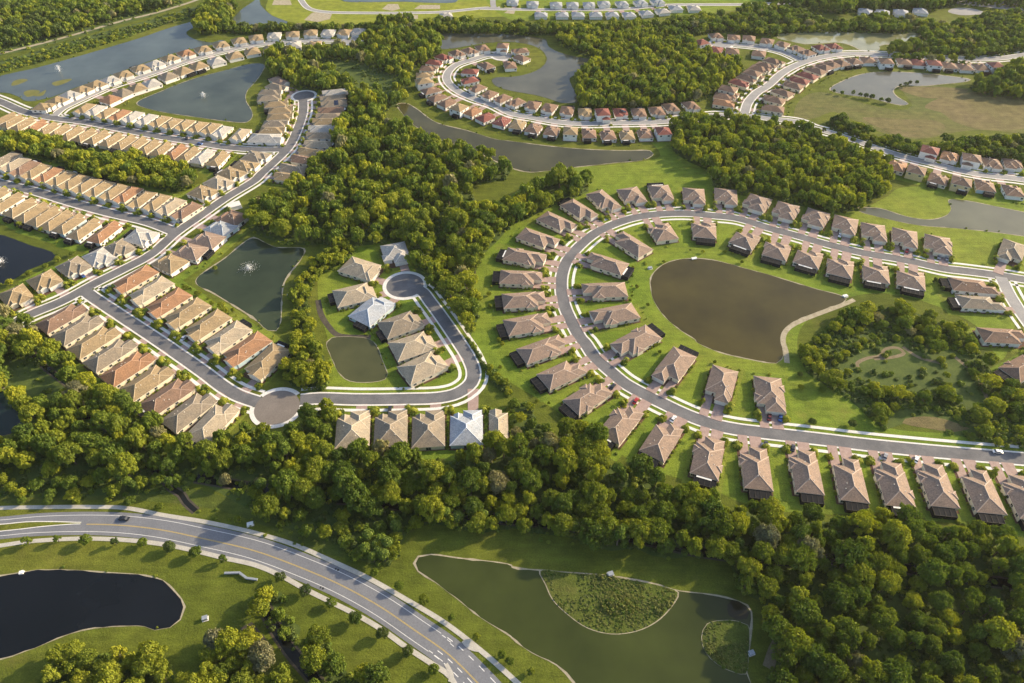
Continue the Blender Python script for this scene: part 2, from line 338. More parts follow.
pond(tile(0, 171, '1012,268 900,350 785,440 860,490 950,545 1020,590')+' 260,323 268,330 276,330.5 280,322 281,303 283.5,283 291,271 301,258.5 303.5,249 276,247.5 262,241.5', W_GREEN, 1.3)
pond('327,342 332,338 350,337 368,339 376,345 382,360 387,374 385,379 372,382 350,381 341,375 332,358', water_mat('water_moss', (.060, .066, .026), (.078, .082, .034)), .6)
pond('-60,228 0,235 '+tile(0, 171, '100,290 215,330 222,350 180,370 120,395 60,430 0,455')+' -60,300', W_BLACK, .5, M_WILD)
pond('-40,385 0,390 15,403 28,417 29,424 20,430 10,434 0,436 -40,440', water_mat('water_deepgreen', (.008, .022, .018), (.014, .030, .024)), .6, M_DIRT)
pond('-80,98 0,76 '+tile(0, 0, '150,270 350,215 550,155 700,105 790,83 792,100 748,128 760,148 800,163 850,170 880,160 900,165 700,212 560,258 430,308 300,352 200,390 110,405 70,385 0,370')+' -80,106', W_GREY, .8, M_WILD)
pond('137,103 162,91 190,80 217,72.5 255,63.5 264,65 262,72 255,82 247,91 245.5,100 251,110 252,117 247,122 225,121 200,117.5 175,114 150,109', water_mat('water_greygreen', (.050, .066, .054), (.066, .082, .066)), .8)
pond('258,-6 261,5 271,15 290,24 262,25.5 233,24.5 240,11 255,0', W_GREY, .8, M_WILD)
pond('398,104 406,103.5 416,108.7 436,122.5 468,131 496,139.5 512,141.5 550,146.3 587,149.5 625,150.8 650,151 653,154 644,159.5 612,163 562,168.5 530,172 515,169 500,163 470,149 431,136 408,119', water_mat('water_olivebrown', (.048, .046, .016), (.066, .062, .024)), 1.1)
pond('431,35 468,33.7 512,34.5 537,37.5 545,39 549,47 564,54 584,58 593,59.5 592,64 580,72 570,79 574,90 577,102 562,103 550,99 535,95 512,91 496,86 492,80 496,77.5 512,77 532,72.5 544,65 546.5,57.5 541,50 534,46 512,42 481,43.7 468,46 441,49 438,42', W_TAUPE, .8, M_WILD)
pond('779,35 805,33 843,32.5 880,33.7 918,34 921,38 908,44 882,45 877,51 865,51.5 850,45 838,42.5 805,44 790,41 779,38.5', water_mat('water_palegreen', (.17, .18, .085), (.25, .25, .14)), 1.2)  # pale base colour carries the bright sky's reflection
pond('830.5,90 843,81 863,74 880,72 918,73 948,76 970,79.5 963,82 943,84 918,86 903,85 893,90 896,96 908,104 900,105 888,102.5 868,97.5 843,94', W_TAUPE, 1.1)
pond('858,207 866,207.5 880,208.5 908,217 930,219.7 948,214.7 951.5,208 949,200 968,201 993,206 1023,212 1080,225 1080,244 1023,236 993,232 955,228 918,225 880,217 859,211', water_mat('water_silt', (.075, .08, .042), (.10, .103, .058)), .7)
pond('343,-3 343,1.2 400,1.8 455,2.3 455,-3', W_GREY, .5, M_MEAD)
# islands of reeds in the olive pond
ISL1 = tile(512, 512, '108,235 132,290 160,350 220,410 300,465 400,490 500,478 580,440 640,380 668,322 600,296 480,272 350,252 220,242')
ISL2 = tile(512, 512, '944,452 905,437 860,432 780,447 757,500 772,560 820,610 880,640 936,650 946,590 950,520')
for q in (ISL1, ISL2):
    lp = smooth(pts(q), 2, True); mb = MB(); sheet(mb, lp, .12); struct('sand_bar', mb, M_SAND)
    c = lp.mean(0); mb = MB(); sheet(mb, c+(lp-c)*.980, .15); struct('marsh_ground', mb, M_WILD)
mb = MB(); sheet(mb, smooth(pts(tile(512, 512, '862,370 880,352 935,378 948,405 940,428 900,432 868,415')), 2, True), .1); struct('weed_bed', mb, water_mat('weed_water', (.022, .022, .010), (.034, .030, .014)))
mb = MB()
for s, wd in (('-10,300 40,362 75,392 85,416 115,433 125,455 150,467 164,479 171,488 181,494 186,502 196,511', 1.7), ('196,478 256,488 316,497 380,503 440,513 520,521 570,526 605,534 650,541 700,552 768,559 870,562 930,573 1040,588', 3.2), ('262,602 272,622 290,650 312,676 330,700', 3.0)):
    wd *= .6; strip(mb, smooth(pts(s, 0), 3), -wd, wd, .07)
    mb2 = MB(); strip(mb2, smooth(pts(s, 0), 3), -wd-.9, wd+.9, .045); struct('creek_bank', mb2, M_DARKD)
struct('creek_water', mb, W_CREEK)
mb = MB(); strip(mb, smooth(pts(tile(768, 171, '345,515 300,535 150,592 90,622 65,650 60,683')+' 785.5,350 787,363'), 2), -1.4, 1.4, .1); struct('sand_bank', mb, M_SAND)

# ------------------------------------------------------------------ roads
ROADS = {}; OBST = []
def road(name, px, hw, m, kerb=True, walk=(1, 1), kw=.85, verge=2.0, ww=1.7):
    ROADS[name] = dict(line=smooth(pts(px), 2.5), hw=hw, m=m, kerb=kerb, walk=walk, kw=kw, verge=verge, ww=ww)
road('main', '-80,534 -40,531 0,528 37,524.6 87,523.3 125,524.6 162,529 200,536.8 255,549.8 306,568.5 343.5,585 381,605.7 416,629.5 446,650.5 461,664 488,692 520,728', 5.6, M_ASPH2, False, (0, 0), .5)
road('loop', '1060,286 1020,279 998,275.5 968,271.5 943,268.5 918,263 893,258 868,254 843,248.5 818,242 793,234.8 768,228 737,218.5 712,215.7 687,213.5 662,214 637,217.2 617,223 597,232.2 579.5,246 567,261 561.8,276 561.5,291 564.5,306 571,321 581,339 584.5,342.5 594.5,357 609.5,370.7 624.5,383.2 642,393.2 662,403.2 687,415 712,424 737,429.5 767,433.2 818,439 868,445 918,450 968,454.5 1023,459 1080,464', 3.35, M_ASPH)
road('side', '1001,277 1004,284 1009,294 1015,304 1023,316 1036,334 1050,355', 3.3, M_ASPHP)
road('hook', '406,286 420,290 431,303 446,323.5 458.5,342 468,357 473.5,372 471,383 458,393 441,397.5 406,399 356,399.5 318,398.5 300,400', 3.3, M_ASPH)
road('lane', '84,289 87.5,293 122,316.5 160,341.7 200,369.5 235,394 270,406', 3.3, M_ASPH)
road('diagonal', '-60,356 0,331 27,316 62.5,301 95,283.5 125,268.5 150,255 175,233.5 200,216 225,198.5 255,180 262,173 273,163 288,148 298,128 303,111 303,97', 3.5, M_ASPH)
road('west', '-60,166 0,183 37,192 75,203.5 112,213.5 150,222.5 175,232', 3.6, M_ASPH)
road('north', '-40,87 0,101.5 25,112 50,117.5 87,122.5 125,130 162,137 200,143 225,147 255,149.5 284,149.5', 3.4, M_ASPH)
road('ridge', '54,116 62,109 75,102.5 112,86 150,74 187,61 212,54 255,45 281,43 318,40.5 345,41 354,41', 3.0, M_ASPHP)
road('crescent', '506,55.5 488,55.3 471,60 456,65 448,72.5 447,80 456,90 473.5,98.5 493.5,105 512,113.7 532,117.5 562,122.5 587,123.7 612,123 637,122.5 662,121.7 687,118.7 712,115.5 737,115 744,113', 3.2, M_ASPHP)
road('avenue', '742,117 744.5,112.5 748,102.5 757,92.5 767,86.2 783,72.5 800,63.7 823,57 850,53.7 893,55 943,58.7 980,59.5 1003,58 1024,55 1060,50', 3.4, M_ASPHP)
road('spur', '802,61 783,52.5 768,48.7 750,46.3 720,43.7', 3.0, M_ASPHP)
road('east', '744,115 768,118.7 800,122.5 813,128 830,132.5 859,142 894.5,154 928,162.6 971,173 1018.6,179 1060,186', 3.2, M_ASPHP)
road('building_road', '298,-6 301,0 310,9 326,12 368,13 406,13 443,12 486,8 500,8', 2.6, M_ASPHP, True, (0, 0))
road('top', '480,8.5 512,9.3 560,9.8 620,9.3 670,5 690,4.7 740,4.5 790,3', 2.8, M_ASPHP, True, (0, 0))
road('stub', '494,8 493,4 493,-6', 3, M_ASPHP, False, (0, 0))
DISCS = {'hook': (G(405, 285.5), 11.0, M_ASPH, 'hook'), 'lane': (G(277, 407.5), 11.0, rough_mat('asphalt_worn', (.17, .15, .135), (.215, .19, .17), .12, .85, 1.5, .1), 'lane'), 'diagonal': (G(304, 96), 9.0, M_ASPH, 'diagonal'), 'crescent': (G(503, 55.5), 10, M_ASPHP, 'crescent'), 'spur': (G(721, 44), 10, M_ASPHP, 'spur'), 'ridge': (G(352, 41), 9, M_ASPHP, 'ridge')}
def hits(q, me, grow, disc_me=None, own_disc=True):
    for k, r in ROADS.items():
        if k != me and dist_line(r['line'], q)[0] < r['hw']+grow: return True
    for k, d in DISCS.items():
        if k != disc_me and math.dist(d[0], q) < d[1]+grow: return True
    return False
for i, (k, r) in enumerate(ROADS.items()):
    L = r['line']; hw = r['hw']
    mb = MB(); strip(mb, L, -hw, hw, .06+.004*i); struct('street', mb, r['m'])
    if r['kerb']:
        mb = MB()
        for s in (-1, 1): strip(mb, L, s*hw, s*(hw+r['kw']), .15, 0, lambda q: hits(q, k, .1))
        if mb.f: struct('kerb', mb, M_CONC)
        mb = MB()
        for s, on in ((-1, r['walk'][0]), (1, r['walk'][1])):
            if on: strip(mb, L, s*(hw+r['kw']+r['verge']), s*(hw+r['kw']+r['verge']+r['ww']), .13, 0, lambda q: hits(q, k, .3))
        if mb.f: struct('sidewalk', mb, M_CONC)
for i, (k, (c, r, m, own)) in enumerate(DISCS.items()):
    a = np.linspace(0, 2*math.pi, 49); circ = np.array(c)+np.stack([np.cos(a), np.sin(a)], 1)*r
    mb = MB(); sheet(mb, circ[:-1], .14-.002*i); struct('street', mb, m)
    mb = MB(); strip(mb, circ, 0, -2.2, .155, 0, lambda q: any(dist_line(R_['line'], q)[0] < R_['hw']+.05 for R_ in ROADS.values())); struct('sidewalk', mb, M_CONC)
# main road: median, lines, sidewalks
L = ROADS['main']['line']; mp = np.array([PX(p)[:2] for p in L])
left = L[mp[:, 0] < 84]
ta = np.clip((84-mp[mp[:, 0] < 84][:, 0])/60, .12, 1)
n = normals(left); A = left+n*(1.5*ta)[:, None]; B = left-n*(1.5*ta)[:, None]
mb = MB(); mk = MB()
for i in range(len(left)-1):
    mb.face([(*B[i], .2), (*B[i+1], .2), (*A[i+1], .2), (*A[i], .2)], 0)
    for E_, s in ((A, 1), (B, -1)):
        e0, e1 = E_[i], E_[i+1]; f0, f1 = e0+n[i]*.4*s, e1+n[i+1]*.4*s
        mk.face([(*e0, .22), (*e1, .22), (*f1, .22), (*f0, .22)]); mk.face([(*f0, 0), (*f1, 0), (*f1, .22), (*f0, .22)])
struct('median_grass', mb, M_GRASS); struct('kerb', mk, M_CONC)
mb = MB(); right = L[mp[:, 0] > 84]
for o in (-.2, .1): strip(mb, right, o-.5, o+.13-.5, .085)
struct('road_marking', mb, M_YEL)
mb = MB()
for o in (-4.05, 3.85): strip(mb, L[mp[:, 0] < 440], o, o+.2, .085)
tail = L[mp[:, 0] >= 436]
for o in (-4.05, 3.85, -2.0):
    for i in range(0, len(tail)-1, 2): strip(mb, tail[i:i+2], o, o+.3, .085)
for x, y in ((444, 636.5), (449, 641), (452, 645), (431, 652), (437, 657), (441, 660)):
    q = np.array(G(x, y)); d = dist_line(L, q)[2]; strip(mb, np.array([q-d*.9, q+d*.9]), -.12, .12, .086)
struct('road_marking', mb, M_LINE)
mb = MB()
for q, dr in ((G(337, 569.5), 1), (G(322, 588), 1)):
    d = dist_line(L, np.array(q))[2]; nn = np.array([-d[1], d[0]]); q = np.array(q)
    for a, b in ((-.9, -.35), (.1, .9)): strip(mb, np.array([q+d*a, q+d*b]), -.45, .45, .086)
struct('road_marking', mb, plain('dark_mark', (.03, .03, .03)))
mb = MB(); strip(mb, smooth(pts('-60,511 0,508 37,507.3 87,507 125,508 '+tile(0, 512, '660,14 800,36 900,56 1020,84')+' '+tile(256, 512, '150,130 300,195 450,265 600,350 750,440 900,555 1020,660')+' 530,695'), 2.5), -.95, .95, .12, 0); struct('sidewalk', mb, M_CONC2)
mb = MB(); strip(mb, smooth(pts('-60,554 '+tile(0, 512, '0,135 100,120 180,113 270,108 380,107 500,112 600,122 700,138 800,160 900,185 1020,212')+' '+tile(256, 512, '100,255 200,310 300,360 400,410 500,468 600,540 700,605 780,662')+' 462,705'), 2.5), -.95, .95, .12, 0); struct('sidewalk', mb, M_CONC2)
mb = MB()
for s in ('463,641 470,648 478,650', '446,664 452,676 450,682'): strip(mb, smooth(pts(s), 1.5), -.75, .75, .165)
struct('footpath', mb, M_CONC2)

# ------------------------------------------------------------------ houses
def hip(mb, x0, x1, y0, y1, z, pit, cap=None, gable=(0, 0), along=None):
    w, d = x1-x0, y1-y0; t = .22; al = along or ('y' if d >= w else 'x')
    T = (lambda u, v, zz: (u, v, zz)) if al == 'y' else (lambda u, v, zz: (v, u, zz))
    if al == 'x': a0, a1, b0, b1 = y0, y1, x0, x1
    else: a0, a1, b0, b1 = x0, x1, y0, y1
    h = (a1-a0)/2; m_ = (a0+a1)/2; zr = z+h*pit
    if b1-b0 < 2*h: k = (b1-b0)/2; r0 = r1 = (b0+b1)/2; 
    r0 = b0 if gable[0] else min(b0+h, (b0+b1)/2); r1 = b1 if gable[1] else max(b1-h, (b0+b1)/2)
    P = [T(a0, b0, z), T(a1, b0, z), T(a1, b1, z), T(a0, b1, z), T(m_, r0, zr), T(m_, r1, zr)]
    fs = [([P[1], P[2], P[5], P[4]], 0), ([P[3], P[0], P[4], P[5]], 0), ([P[0], P[1], P[4]], 1 if gable[0] else 0), ([P[2], P[3], P[5]], 1 if gable[1] else 0)]
    for f, m in fs: mb.face(f if al == 'y' else f[::-1], m)
    Q = [(p[0], p[1], z-t) for p in P[:4]]
    for i in range(4):
        j = (i+1) % 4; f = [Q[i], Q[j], P[j], P[i]]; mb.face(f if al == 'y' else f[::-1], 1)
    mb.face(Q[::-1] if al == 'y' else Q, 1)
    if cap:
        es = [(P[4], P[5])]+([] if gable[0] else [(P[0], P[4]), (P[1], P[4])])+([] if gable[1] else [(P[2], P[5]), (P[3], P[5])])
        for a, b in es:
            a, b = Vector(a), Vector(b)
            if (b-a).length < .3: continue
            s = Vector((-(b-a).y, (b-a).x, 0)).normalized()*.24; u = Vector((0, 0, .11)); dn = Vector((0, 0, -.02))
            mb.face([a-s+dn, b-s+dn, b+u, a+u], 2); mb.face([a+u, b+u, b+s+dn, a+s+dn], 2)
MESH = {}
def cached(key, fn):
    if key not in MESH: MESH[key] = fn()
    return MESH[key]
def roof_mesh(kind, W, D, mir, code, wall, near, hz, dv=0):
    def f():
        mb = MB(); o = .42; x = W/2; y = D/2; p = .41
        if kind == 'villa':
            hip(mb, -x-o, x+o, -y-o, y-.2*D+o, hz, p, near)
            hip(mb, -x+.35-o, -x+(.64+dv)*W+o, -.02*D, y+o, hz+.04, p, near)
            if dv >= 0: hip(mb, .12*W, x+.9+o, .02*D, .02*D+.40*W, hz+.08, p, near, along='x')
            if dv > 0: hip(mb, -x-.7-o, -.1*W, -.3*D, -.3*D+.36*W, hz+.08, p, near, along='x')
        elif kind == 'narrow':
            hip(mb, -x-o, x+o, -y-o, y-.1*D+o, hz, p, near)
            hip(mb, -x+.3-o, -x+.66*W+o, .1*D, y+o, hz+.04, p*1.05, near, gable=(0, 1))
        elif kind == 'wide':
            hip(mb, -x-o, x+o, -y-o, y-.16*D+o, hz, p, near)
            hip(mb, -x+.3-o, -x+.58*W+o, -.05*D, y+o, hz+.04, p*1.05, near)
            hip(mb, .12*W, .42*W, .05*D, y-.16*D+1.5, hz+.08, p*1.1, near, gable=(0, 1))
        else:
            hip(mb, -x-o, x+o, -y-o, y-.18*D+o, hz, p, near)
            hip(mb, -x+.3-o, -x+.6*W+o, 0, y+o, (hz-2.4 if hz > 4 else hz)+.04, p, near)
        if near:
            for q in range(4):
                rx, ry = R.uniform(-.3, .3)*W, R.uniform(-.3, .2)*D; mb.box(rx-.16, rx+.16, ry-.16, ry+.16, hz+(x-abs(rx))*p-.1, hz+(x-abs(rx))*p+.45, 1)
        if mir: mb.v = [(-a, b, c) for a, b, c in mb.v]; mb.f = [q[::-1] for q in mb.f]
        return mb.mesh('roof', [roof_mat(code, ROOF[code][0]), M_TRIM, plain('ridge_cap_'+code, CAPC[code])])
    return cached(('roof', kind, W, D, mir, code, near, hz, dv), f)
def wall_mesh(kind, W, D, mir, wall, hz, dv=0):
    def f():
        mb = MB(); x = W/2; y = D/2; fr = {'villa': .2, 'narrow': .1, 'wide': .16, 'two': .18}[kind]; wx = {'villa': .64, 'narrow': .66, 'wide': .58, 'two': .6}[kind]
        mb.box(-x, x, -y, y-fr*D, -.1, hz-.12, 0, False, False)
        h2 = hz-2.4 if (kind == 'two' and hz > 4) else hz
        mb.box(-x+.35, -x+(wx+dv)*W, .05*D, y, -.1, h2-.10, 0, False, False)
        if kind == 'villa' and dv > 0: mb.box(-x-.7, -.12*W, -.3*D+.6, -.3*D+.36*W-.6, -.1, hz-.08, 0, False, False)
        if kind == 'villa' and dv >= 0: mb.box(.14*W, x+.9, .02*D+.6, .02*D+.40*W-.6, -.1, hz-.08, 0, False, False)
        if kind == 'wide': mb.box(.14*W, .40*W, .06*D, y-.16*D+1, -.1, hz-.08, 0, False, False)
        if mir: mb.v = [(-a, b, c) for a, b, c in mb.v]; mb.f = [q[::-1] for q in mb.f]
        return mb.mesh('wall', [WALLS[wall]])
    return cached(('wall', kind, W, D, mir, wall, hz, dv), f)
def win_mesh(w_, h_):
    def f():
        mb = MB(); mb.box(-w_/2-.1, w_/2+.1, -.03, .05, -.1, h_+.1, 0); mb.box(-w_/2, w_/2, .045, .075, 0, h_, 1); mb.box(-.03, .03, .07, .09, 0, h_, 0)
        return mb.mesh('window', [M_WHITE, M_GLASS])
    return cached(('win', w_, h_), f)
def garage_mesh(w_):
    def f():
        mb = MB(); mb.box(-w_/2, w_/2, -.04, .06, 0, 2.25)
        for i in range(1, 4): mb.box(-w_/2+.06, w_/2-.06, .05, .085, i*.56-.24, i*.56+.24)
        return mb.mesh('garage_door', [M_GAR])
    return cached(('gar', w_), f)
def door_mesh():
    def f():
        mb = MB(); mb.box(-.6, .6, -.03, .05, 0, 2.25); mb.box(-.45, .45, .045, .08, .02, 2.1, 1)
        return mb.mesh('front_door', [M_WHITE, plain('door_brown', (.10, .06, .04))])
    return cached(('door',), f)
def cage_mesh(w_, d_, beam):
    def f():
        mb = MB(); h = 2.6
        mb.face([(-w_/2, 0, h), (w_/2, 0, h), (w_/2*.92, -d_, h-.25), (-w_/2*.92, -d_, h-.25)][::-1], 0)
        mb.box(-w_/2+.05, w_/2-.05, -d_+.05, -.02, 0, h-.3, 0, False, False)
        nx = max(2, int(w_/2.2))
        for i in range(nx+1):
            xx = -w_/2+w_*i/nx; mb.box(xx-.05, xx+.05, -d_-.03, -d_+.07, 0, h-.2, 1); mb.box(xx*.96-.04, xx*.96+.04, -d_, 0, h-.06, h+.04, 1)
        mb.box(-w_/2, w_/2, -d_-.05, -d_+.06, h-.3, h-.18, 1); mb.box(-w_/2, w_/2, -d_-.05, -d_+.05, .9, 1.0, 1)
        if beam: mb.box(-w_/2*.8, w_/2*.55, -1.3, -.1, h+.05, h+.18, 2)
        return mb.mesh('screen_enclosure', [M_SCREEN, plain('bronze_frame', (.06, .055, .05)), M_WHITE])
    return cached(('cage', w_, d_, beam), f)
def solar_mesh():
    def f():
        mb = MB(); mb.box(-2.6, 2.6, -1.7, 1.7, 0, .1, 0)
        for i in range(-2, 3): mb.box(i*1.05-.02, i*1.05+.02, -1.7, 1.7, .1, .12, 1)
        return mb.mesh('solar_panel', [plain('solar_blue', (.015, .025, .06), .15, 0, .6), M_METAL])
    return cached(('solar',), f)
HOUSES = []; ORD = ['first', 'second', 'third', 'fourth', 'fifth', 'sixth', 'seventh', 'eighth', 'ninth', 'tenth', 'eleventh', 'twelfth', 'thirteenth', 'fourteenth', 'fifteenth', 'sixteenth', 'seventeenth', 'eighteenth', 'nineteenth', 'twentieth', 'twenty-first', 'twenty-second', 'twenty-third', 'twenty-fourth']
def house(c, front, kind, W, D, code, wall, hz, label, group, cage, mir, drives, rdname, solar=None, palmlabel=None):
    px = PX((*c, 2)); sc = px[2]; near = sc > 1.25; det = 3 if sc > 1.45 else (2 if sc > 1.02 else 1)
    rot = math.atan2(front[1], front[0])-math.pi/2
    root = bpy.data.objects.new('house', None); COL.objects.link(root); root.location = (*c, 0); root.rotation_euler = (0, 0, rot)
    root.empty_display_size = 2; tag(root, label, 'house', group)
    s = R.uniform(.97, 1.03); root.scale = (s, R.uniform(.97, 1.03), R.uniform(.97, 1.05))
    dv = R.choice((-.08, 0, .07)) if kind == 'villa' else 0
    link('wall', wall_mesh(kind, W, D, mir, wall, hz, dv), root); link('roof', roof_mesh(kind, W, D, mir, code, wall, near, hz, dv), root)
    mx = -1 if mir else 1; wx = {'villa': .64, 'narrow': .66, 'wide': .58, 'two': .6}[kind]; fr = {'villa': .2, 'narrow': .1, 'wide': .16, 'two': .18}[kind]
    wc = (-W/2+wx*W/2+.1)*mx
    if det >= 2: link('garage_door', garage_mesh(4.8), root, (wc, D/2+.02, 0))
    if cage: link('screen_enclosure', cage_mesh(round(W*(.55 if kind != 'villa' else .84), 1), (4.6 if kind == 'villa' else 3.6) if kind != 'two' else 2.8, cage == 2), root, (R.choice((-1, 1))*W*(.16 if kind != 'villa' else .06), -D/2-.02, 0))
    if det >= 3:
        link('front_door', door_mesh(), root, ((wx*W-W/2+.06*W)*mx, D/2-fr*D+.02, 0))
        for sgn in (-1, 1):
            for yy in (-.34, -.12, .08):
                link('window', win_mesh(1.5, 1.2), root, (sgn*(W/2+.02), yy*D-.06*D, 1.05), -math.pi/2*sgn)
        if not cage: link('window', win_mesh(2.4, 2.0), root, (0, -D/2-.02, .2), math.pi)
        else: link('window', win_mesh(1.5, 1.2), root, (-W*.41, -D/2-.02, 1.05), math.pi)
    elif det == 2:
        for sgn in (-1, 1):
            for yy in (-.3, 0): link('window', win_mesh(1.5, 1.2), root, (sgn*(W/2+.02), yy*D, 1.05+(2.6 if hz > 4 else 0)), -math.pi/2*sgn)
        for xx in ((-.3, .28) if hz > 4 else (.38,)): link('window', win_mesh(1.5, 1.2), root, (xx*W, -D/2-.02, 1.05+(2.6 if hz > 4 else 0)), math.pi)
    elif hz > 4:
        for xx in (-.25, .25): link('window', win_mesh(1.5, 1.2), root, (xx*W, -D/2-.02, 3.4), math.pi)
    if solar:
        o = link('solar_panel', solar_mesh(), root, (solar[0]*W, solar[1]*D, hz+(W/2-abs(solar[0]*W))*.41+.18)); o.rotation_euler = (0, math.atan(.41)*(1 if solar[0] > 0 else -1), 0)
    F_ = np.array(front); S_ = np.array([F_[1], -F_[0]])
    HOUSES.append(dict(c=np.array(c), F=F_, S=S_, W=W, D=D, sc=sc, root=root, px=px))
    # driveways
    r = ROADS[rdname]
    xs = [wc] if drives == 1 else [wc-.2*mx, (W*.31)*mx]
    for i, xo in enumerate(xs):
        p0 = np.array(c)+S_*xo+F_*((D/2+.15) if i == 0 else (D/2-fr*D+.2)); t = 0.0; dd = (DISCS[rdname][0], DISCS[rdname][1]) if rdname in DISCS else None
        while t < 34:
            q = p0+F_*t
            if dist_line(r['line'], q)[0] < r['hw']+.1 or (dd and math.dist(dd[0], q) < dd[1]+.1): break
            t += .5
        if 1 < t < 34:
            wd = 2.5 if i == 0 else 2.0; q = p0+F_*t; mb = MB(); a = S_*wd
            P_ = [p0-a, p0+a, q+a*1.12, q-a*1.12]
            zt = .19 if rdname in ('loop', 'side') else .115
            mb.face([(*z_, zt) for z_ in P_]); 
            for u in range(4): mb.face([(*P_[u], 0), (*P_[(u+1) % 4], 0), (*P_[(u+1) % 4], zt), (*P_[u], zt)])
            struct('driveway', mb, M_PAVER if rdname in ('loop', 'hook', 'lane', 'side', 'diagonal', 'west', 'north') else M_PAVER)
def row(px, rds, kind, W, D, codes, phrase, group, walls='c', hz=2.9, cage=.7, drives=1, two='', z=3.0, solar={}, mir=None, frm='left', aim={}):
    P = [tuple(map(float, a.split(','))) for a in px.split()]
    order = sorted(range(len(P)), key=lambda i: P[i][0] if frm == 'left' else P[i][1]); rank = {i: k for k, i in enumerate(order)}
    for i, (x, y) in enumerate(P):
        h2 = i in [int(a) for a in two.split()]; hh = 5.5 if h2 else hz; kd = 'two' if h2 else kind
        c = np.array(G(x, y, hh)); best = None
        for rn in rds:
            d, f, t = dist_line(ROADS[rn]['line'], c)
            if best is None or d < best[0]: best = (d, f, rn, t)
        v = (best[1] if i not in aim else np.array(G(*aim[i])))-c; v /= np.linalg.norm(v)
        code = codes[i % len(codes)]; wl = walls[i % len(walls)]
        lab = '%s house with %s roof, %s from the %s, %s' % (('two-storey ' if h2 else '')+{'c': 'cream', 'w': 'white', 'y': 'yellow', 'u': 'pale blue'}[wl], ROOF[code][1], ORD[rank[i]], frm, phrase)
        if len(P) == 1: lab = '%s house with %s roof, %s' % ({'c': 'cream', 'w': 'white', 'u': 'pale blue'}[wl], ROOF[code][1], phrase)
        cg = (2 if R.random() < .3 else 1) if R.random() < cage else 0
        house(tuple(c), tuple(v), kd, W, D, code, wl, hh, lab, group, cg, (R.random() < .3) if mir is None else mir, drives, best[2], solar.get(i))
        HOUSES[-1]['lab'] = ('the %s house from %s, %s' % (ORD[rank[i]], frm, phrase)) if len(P) > 1 else 'the house, '+phrase
GA = 'villas along the curved loop street'
row('1024,497 982,491 937,485 894,484 850,479.5 806,471.5 756,468 708,457 662,440 621,423 588,397 562,373.5', ['loop'], 'villa', 11.8, 22.6, 'p', 'below the loop street', GA, 'c', 2.9, 1.0, 2, mir=True)
row('543,349 528,324 524,300 521,277.5 525,257 538,238.5 557,222 579,210 604,200.5', ['loop'], 'villa', 12.4, 24.4, 'p', 'outside the loop bend', GA, 'c', 2.9, .6, 2, frm='top', mir=False)
row('632,195.5 661,193 694,196 726,196.5 757,203 786,211 816,217.5 845,225 874,232 905,238 938.5,244.5', ['loop'], 'villa', 14.2, 18.5, 'p', 'above the loop street', GA, 'c', 2.9, .4, 2, mir=False)
row('674,366 636,341 614.5,314.5 604.5,290 606,263.5 631,244', ['loop'], 'villa', 12.6, 25, 'p', 'left of the brown pond', GA, 'c', 2.9, .5, 2, frm='top', mir=True)
row('663,232 704.5,230 745,240 777,250.5 808.5,258 840.5,267.5 876,273 911,279', ['loop'], 'villa', 14.2, 16.8, 'p', 'between loop street and brown pond', GA, 'c', 2.9, .95, 2, mir=True)
row('721,384 770,394', ['loop'], 'villa', 12.6, 22.5, 'p', 'at the pond\'s lower end', GA, 'c', 2.9, .2, 2)
row('1012,251', ['side'], 'villa', 12.5, 22, 'g', 'corner above the east junction', GA, 'c', 2.9, 0, 1)
row('973,286 980.5,302.5 1003,336 1024,367', ['side'], 'villa', 11, 23.5, 'bgbb', 'beside the right-hand side street', GA, 'w', 2.9, .6, 1, frm='top')
GB = 'houses along the two lower left streets'
row('134.5,279 150.5,290.5 168,302.5 186.5,313 207,325 227,337 246,349 267,361', ['lane'], 'narrow', 12.4, 23.5, 'oltottlot'[0:1]+'lottlot', 'between lane and fountain pond', GB, 'ccccccuc', 2.9, .2, 1, mir=False)
row('62,317.5 78,329 94,341.5 110.5,354.5 128,368 147,381.5 168,396 189,411 212.5,423', ['lane'], 'narrow', 12.4, 23.5, 'bgtgotbgl', 'between lane and dark wood', GB, 'c', 2.9, .3, 1, mir=True)
row('395.5,253', ['hook'], 'villa', 15, 20, 'w', 'at the pale kerbed turning circle', GB, 'w', 2.9, .3, 1)
row('361,268.5 354.5,294.5 372.5,310 401,324 413,345.5 423,367', ['hook'], 'narrow', 15, 22, 'llkgll', 'left of the hooked street', GB, 'ccuccc', 2.9, .3, 1, frm='top', mir=True, aim={5: (468, 350), 4: (456, 335)})
row('353,429 391,428.5 428.5,428.5 466.5,427.5', ['hook'], 'wide', 15.0, 20.5, 'lggk', 'below the hooked street', GB, 'cccu', 2.9, .1, 1, mir=True, aim={0: (356, 399), 1: (393, 399), 2: (429.5, 398), 3: (467, 397)})
row('498.5,425', ['hook'], 'narrow', 8.5, 17, 'l', 'the narrow one below the hooked street', GB, 'c', 2.9, 0, 1, aim={0: (498, 398)})
GC = 'houses along the diagonal street'
row('16,296 45,281 74,267 100,257 119,248.5 141,237', ['diagonal'], 'wide', 13.5, 17, 'ttgwgw', 'left of the diagonal street\'s foot', GC, 'cwwwcw', 2.9, .2, 1, mir=False)
row('170,263 191,251.5 207.5,240 221,228 232,218', ['diagonal'], 'narrow', 14, 17.5, 'tppsb', 'right of the diagonal street', GC, 'wwwuw', 2.9, .5, 1, mir=False)
row('203,192.5 219,182.5 231.5,173.5 245,166 256,156.5', ['diagonal'], 'wide', 13, 17.5, 'tlttg', 'left of the diagonal street\'s middle', GC, 'w', 2.9, .6, 1, mir=False)
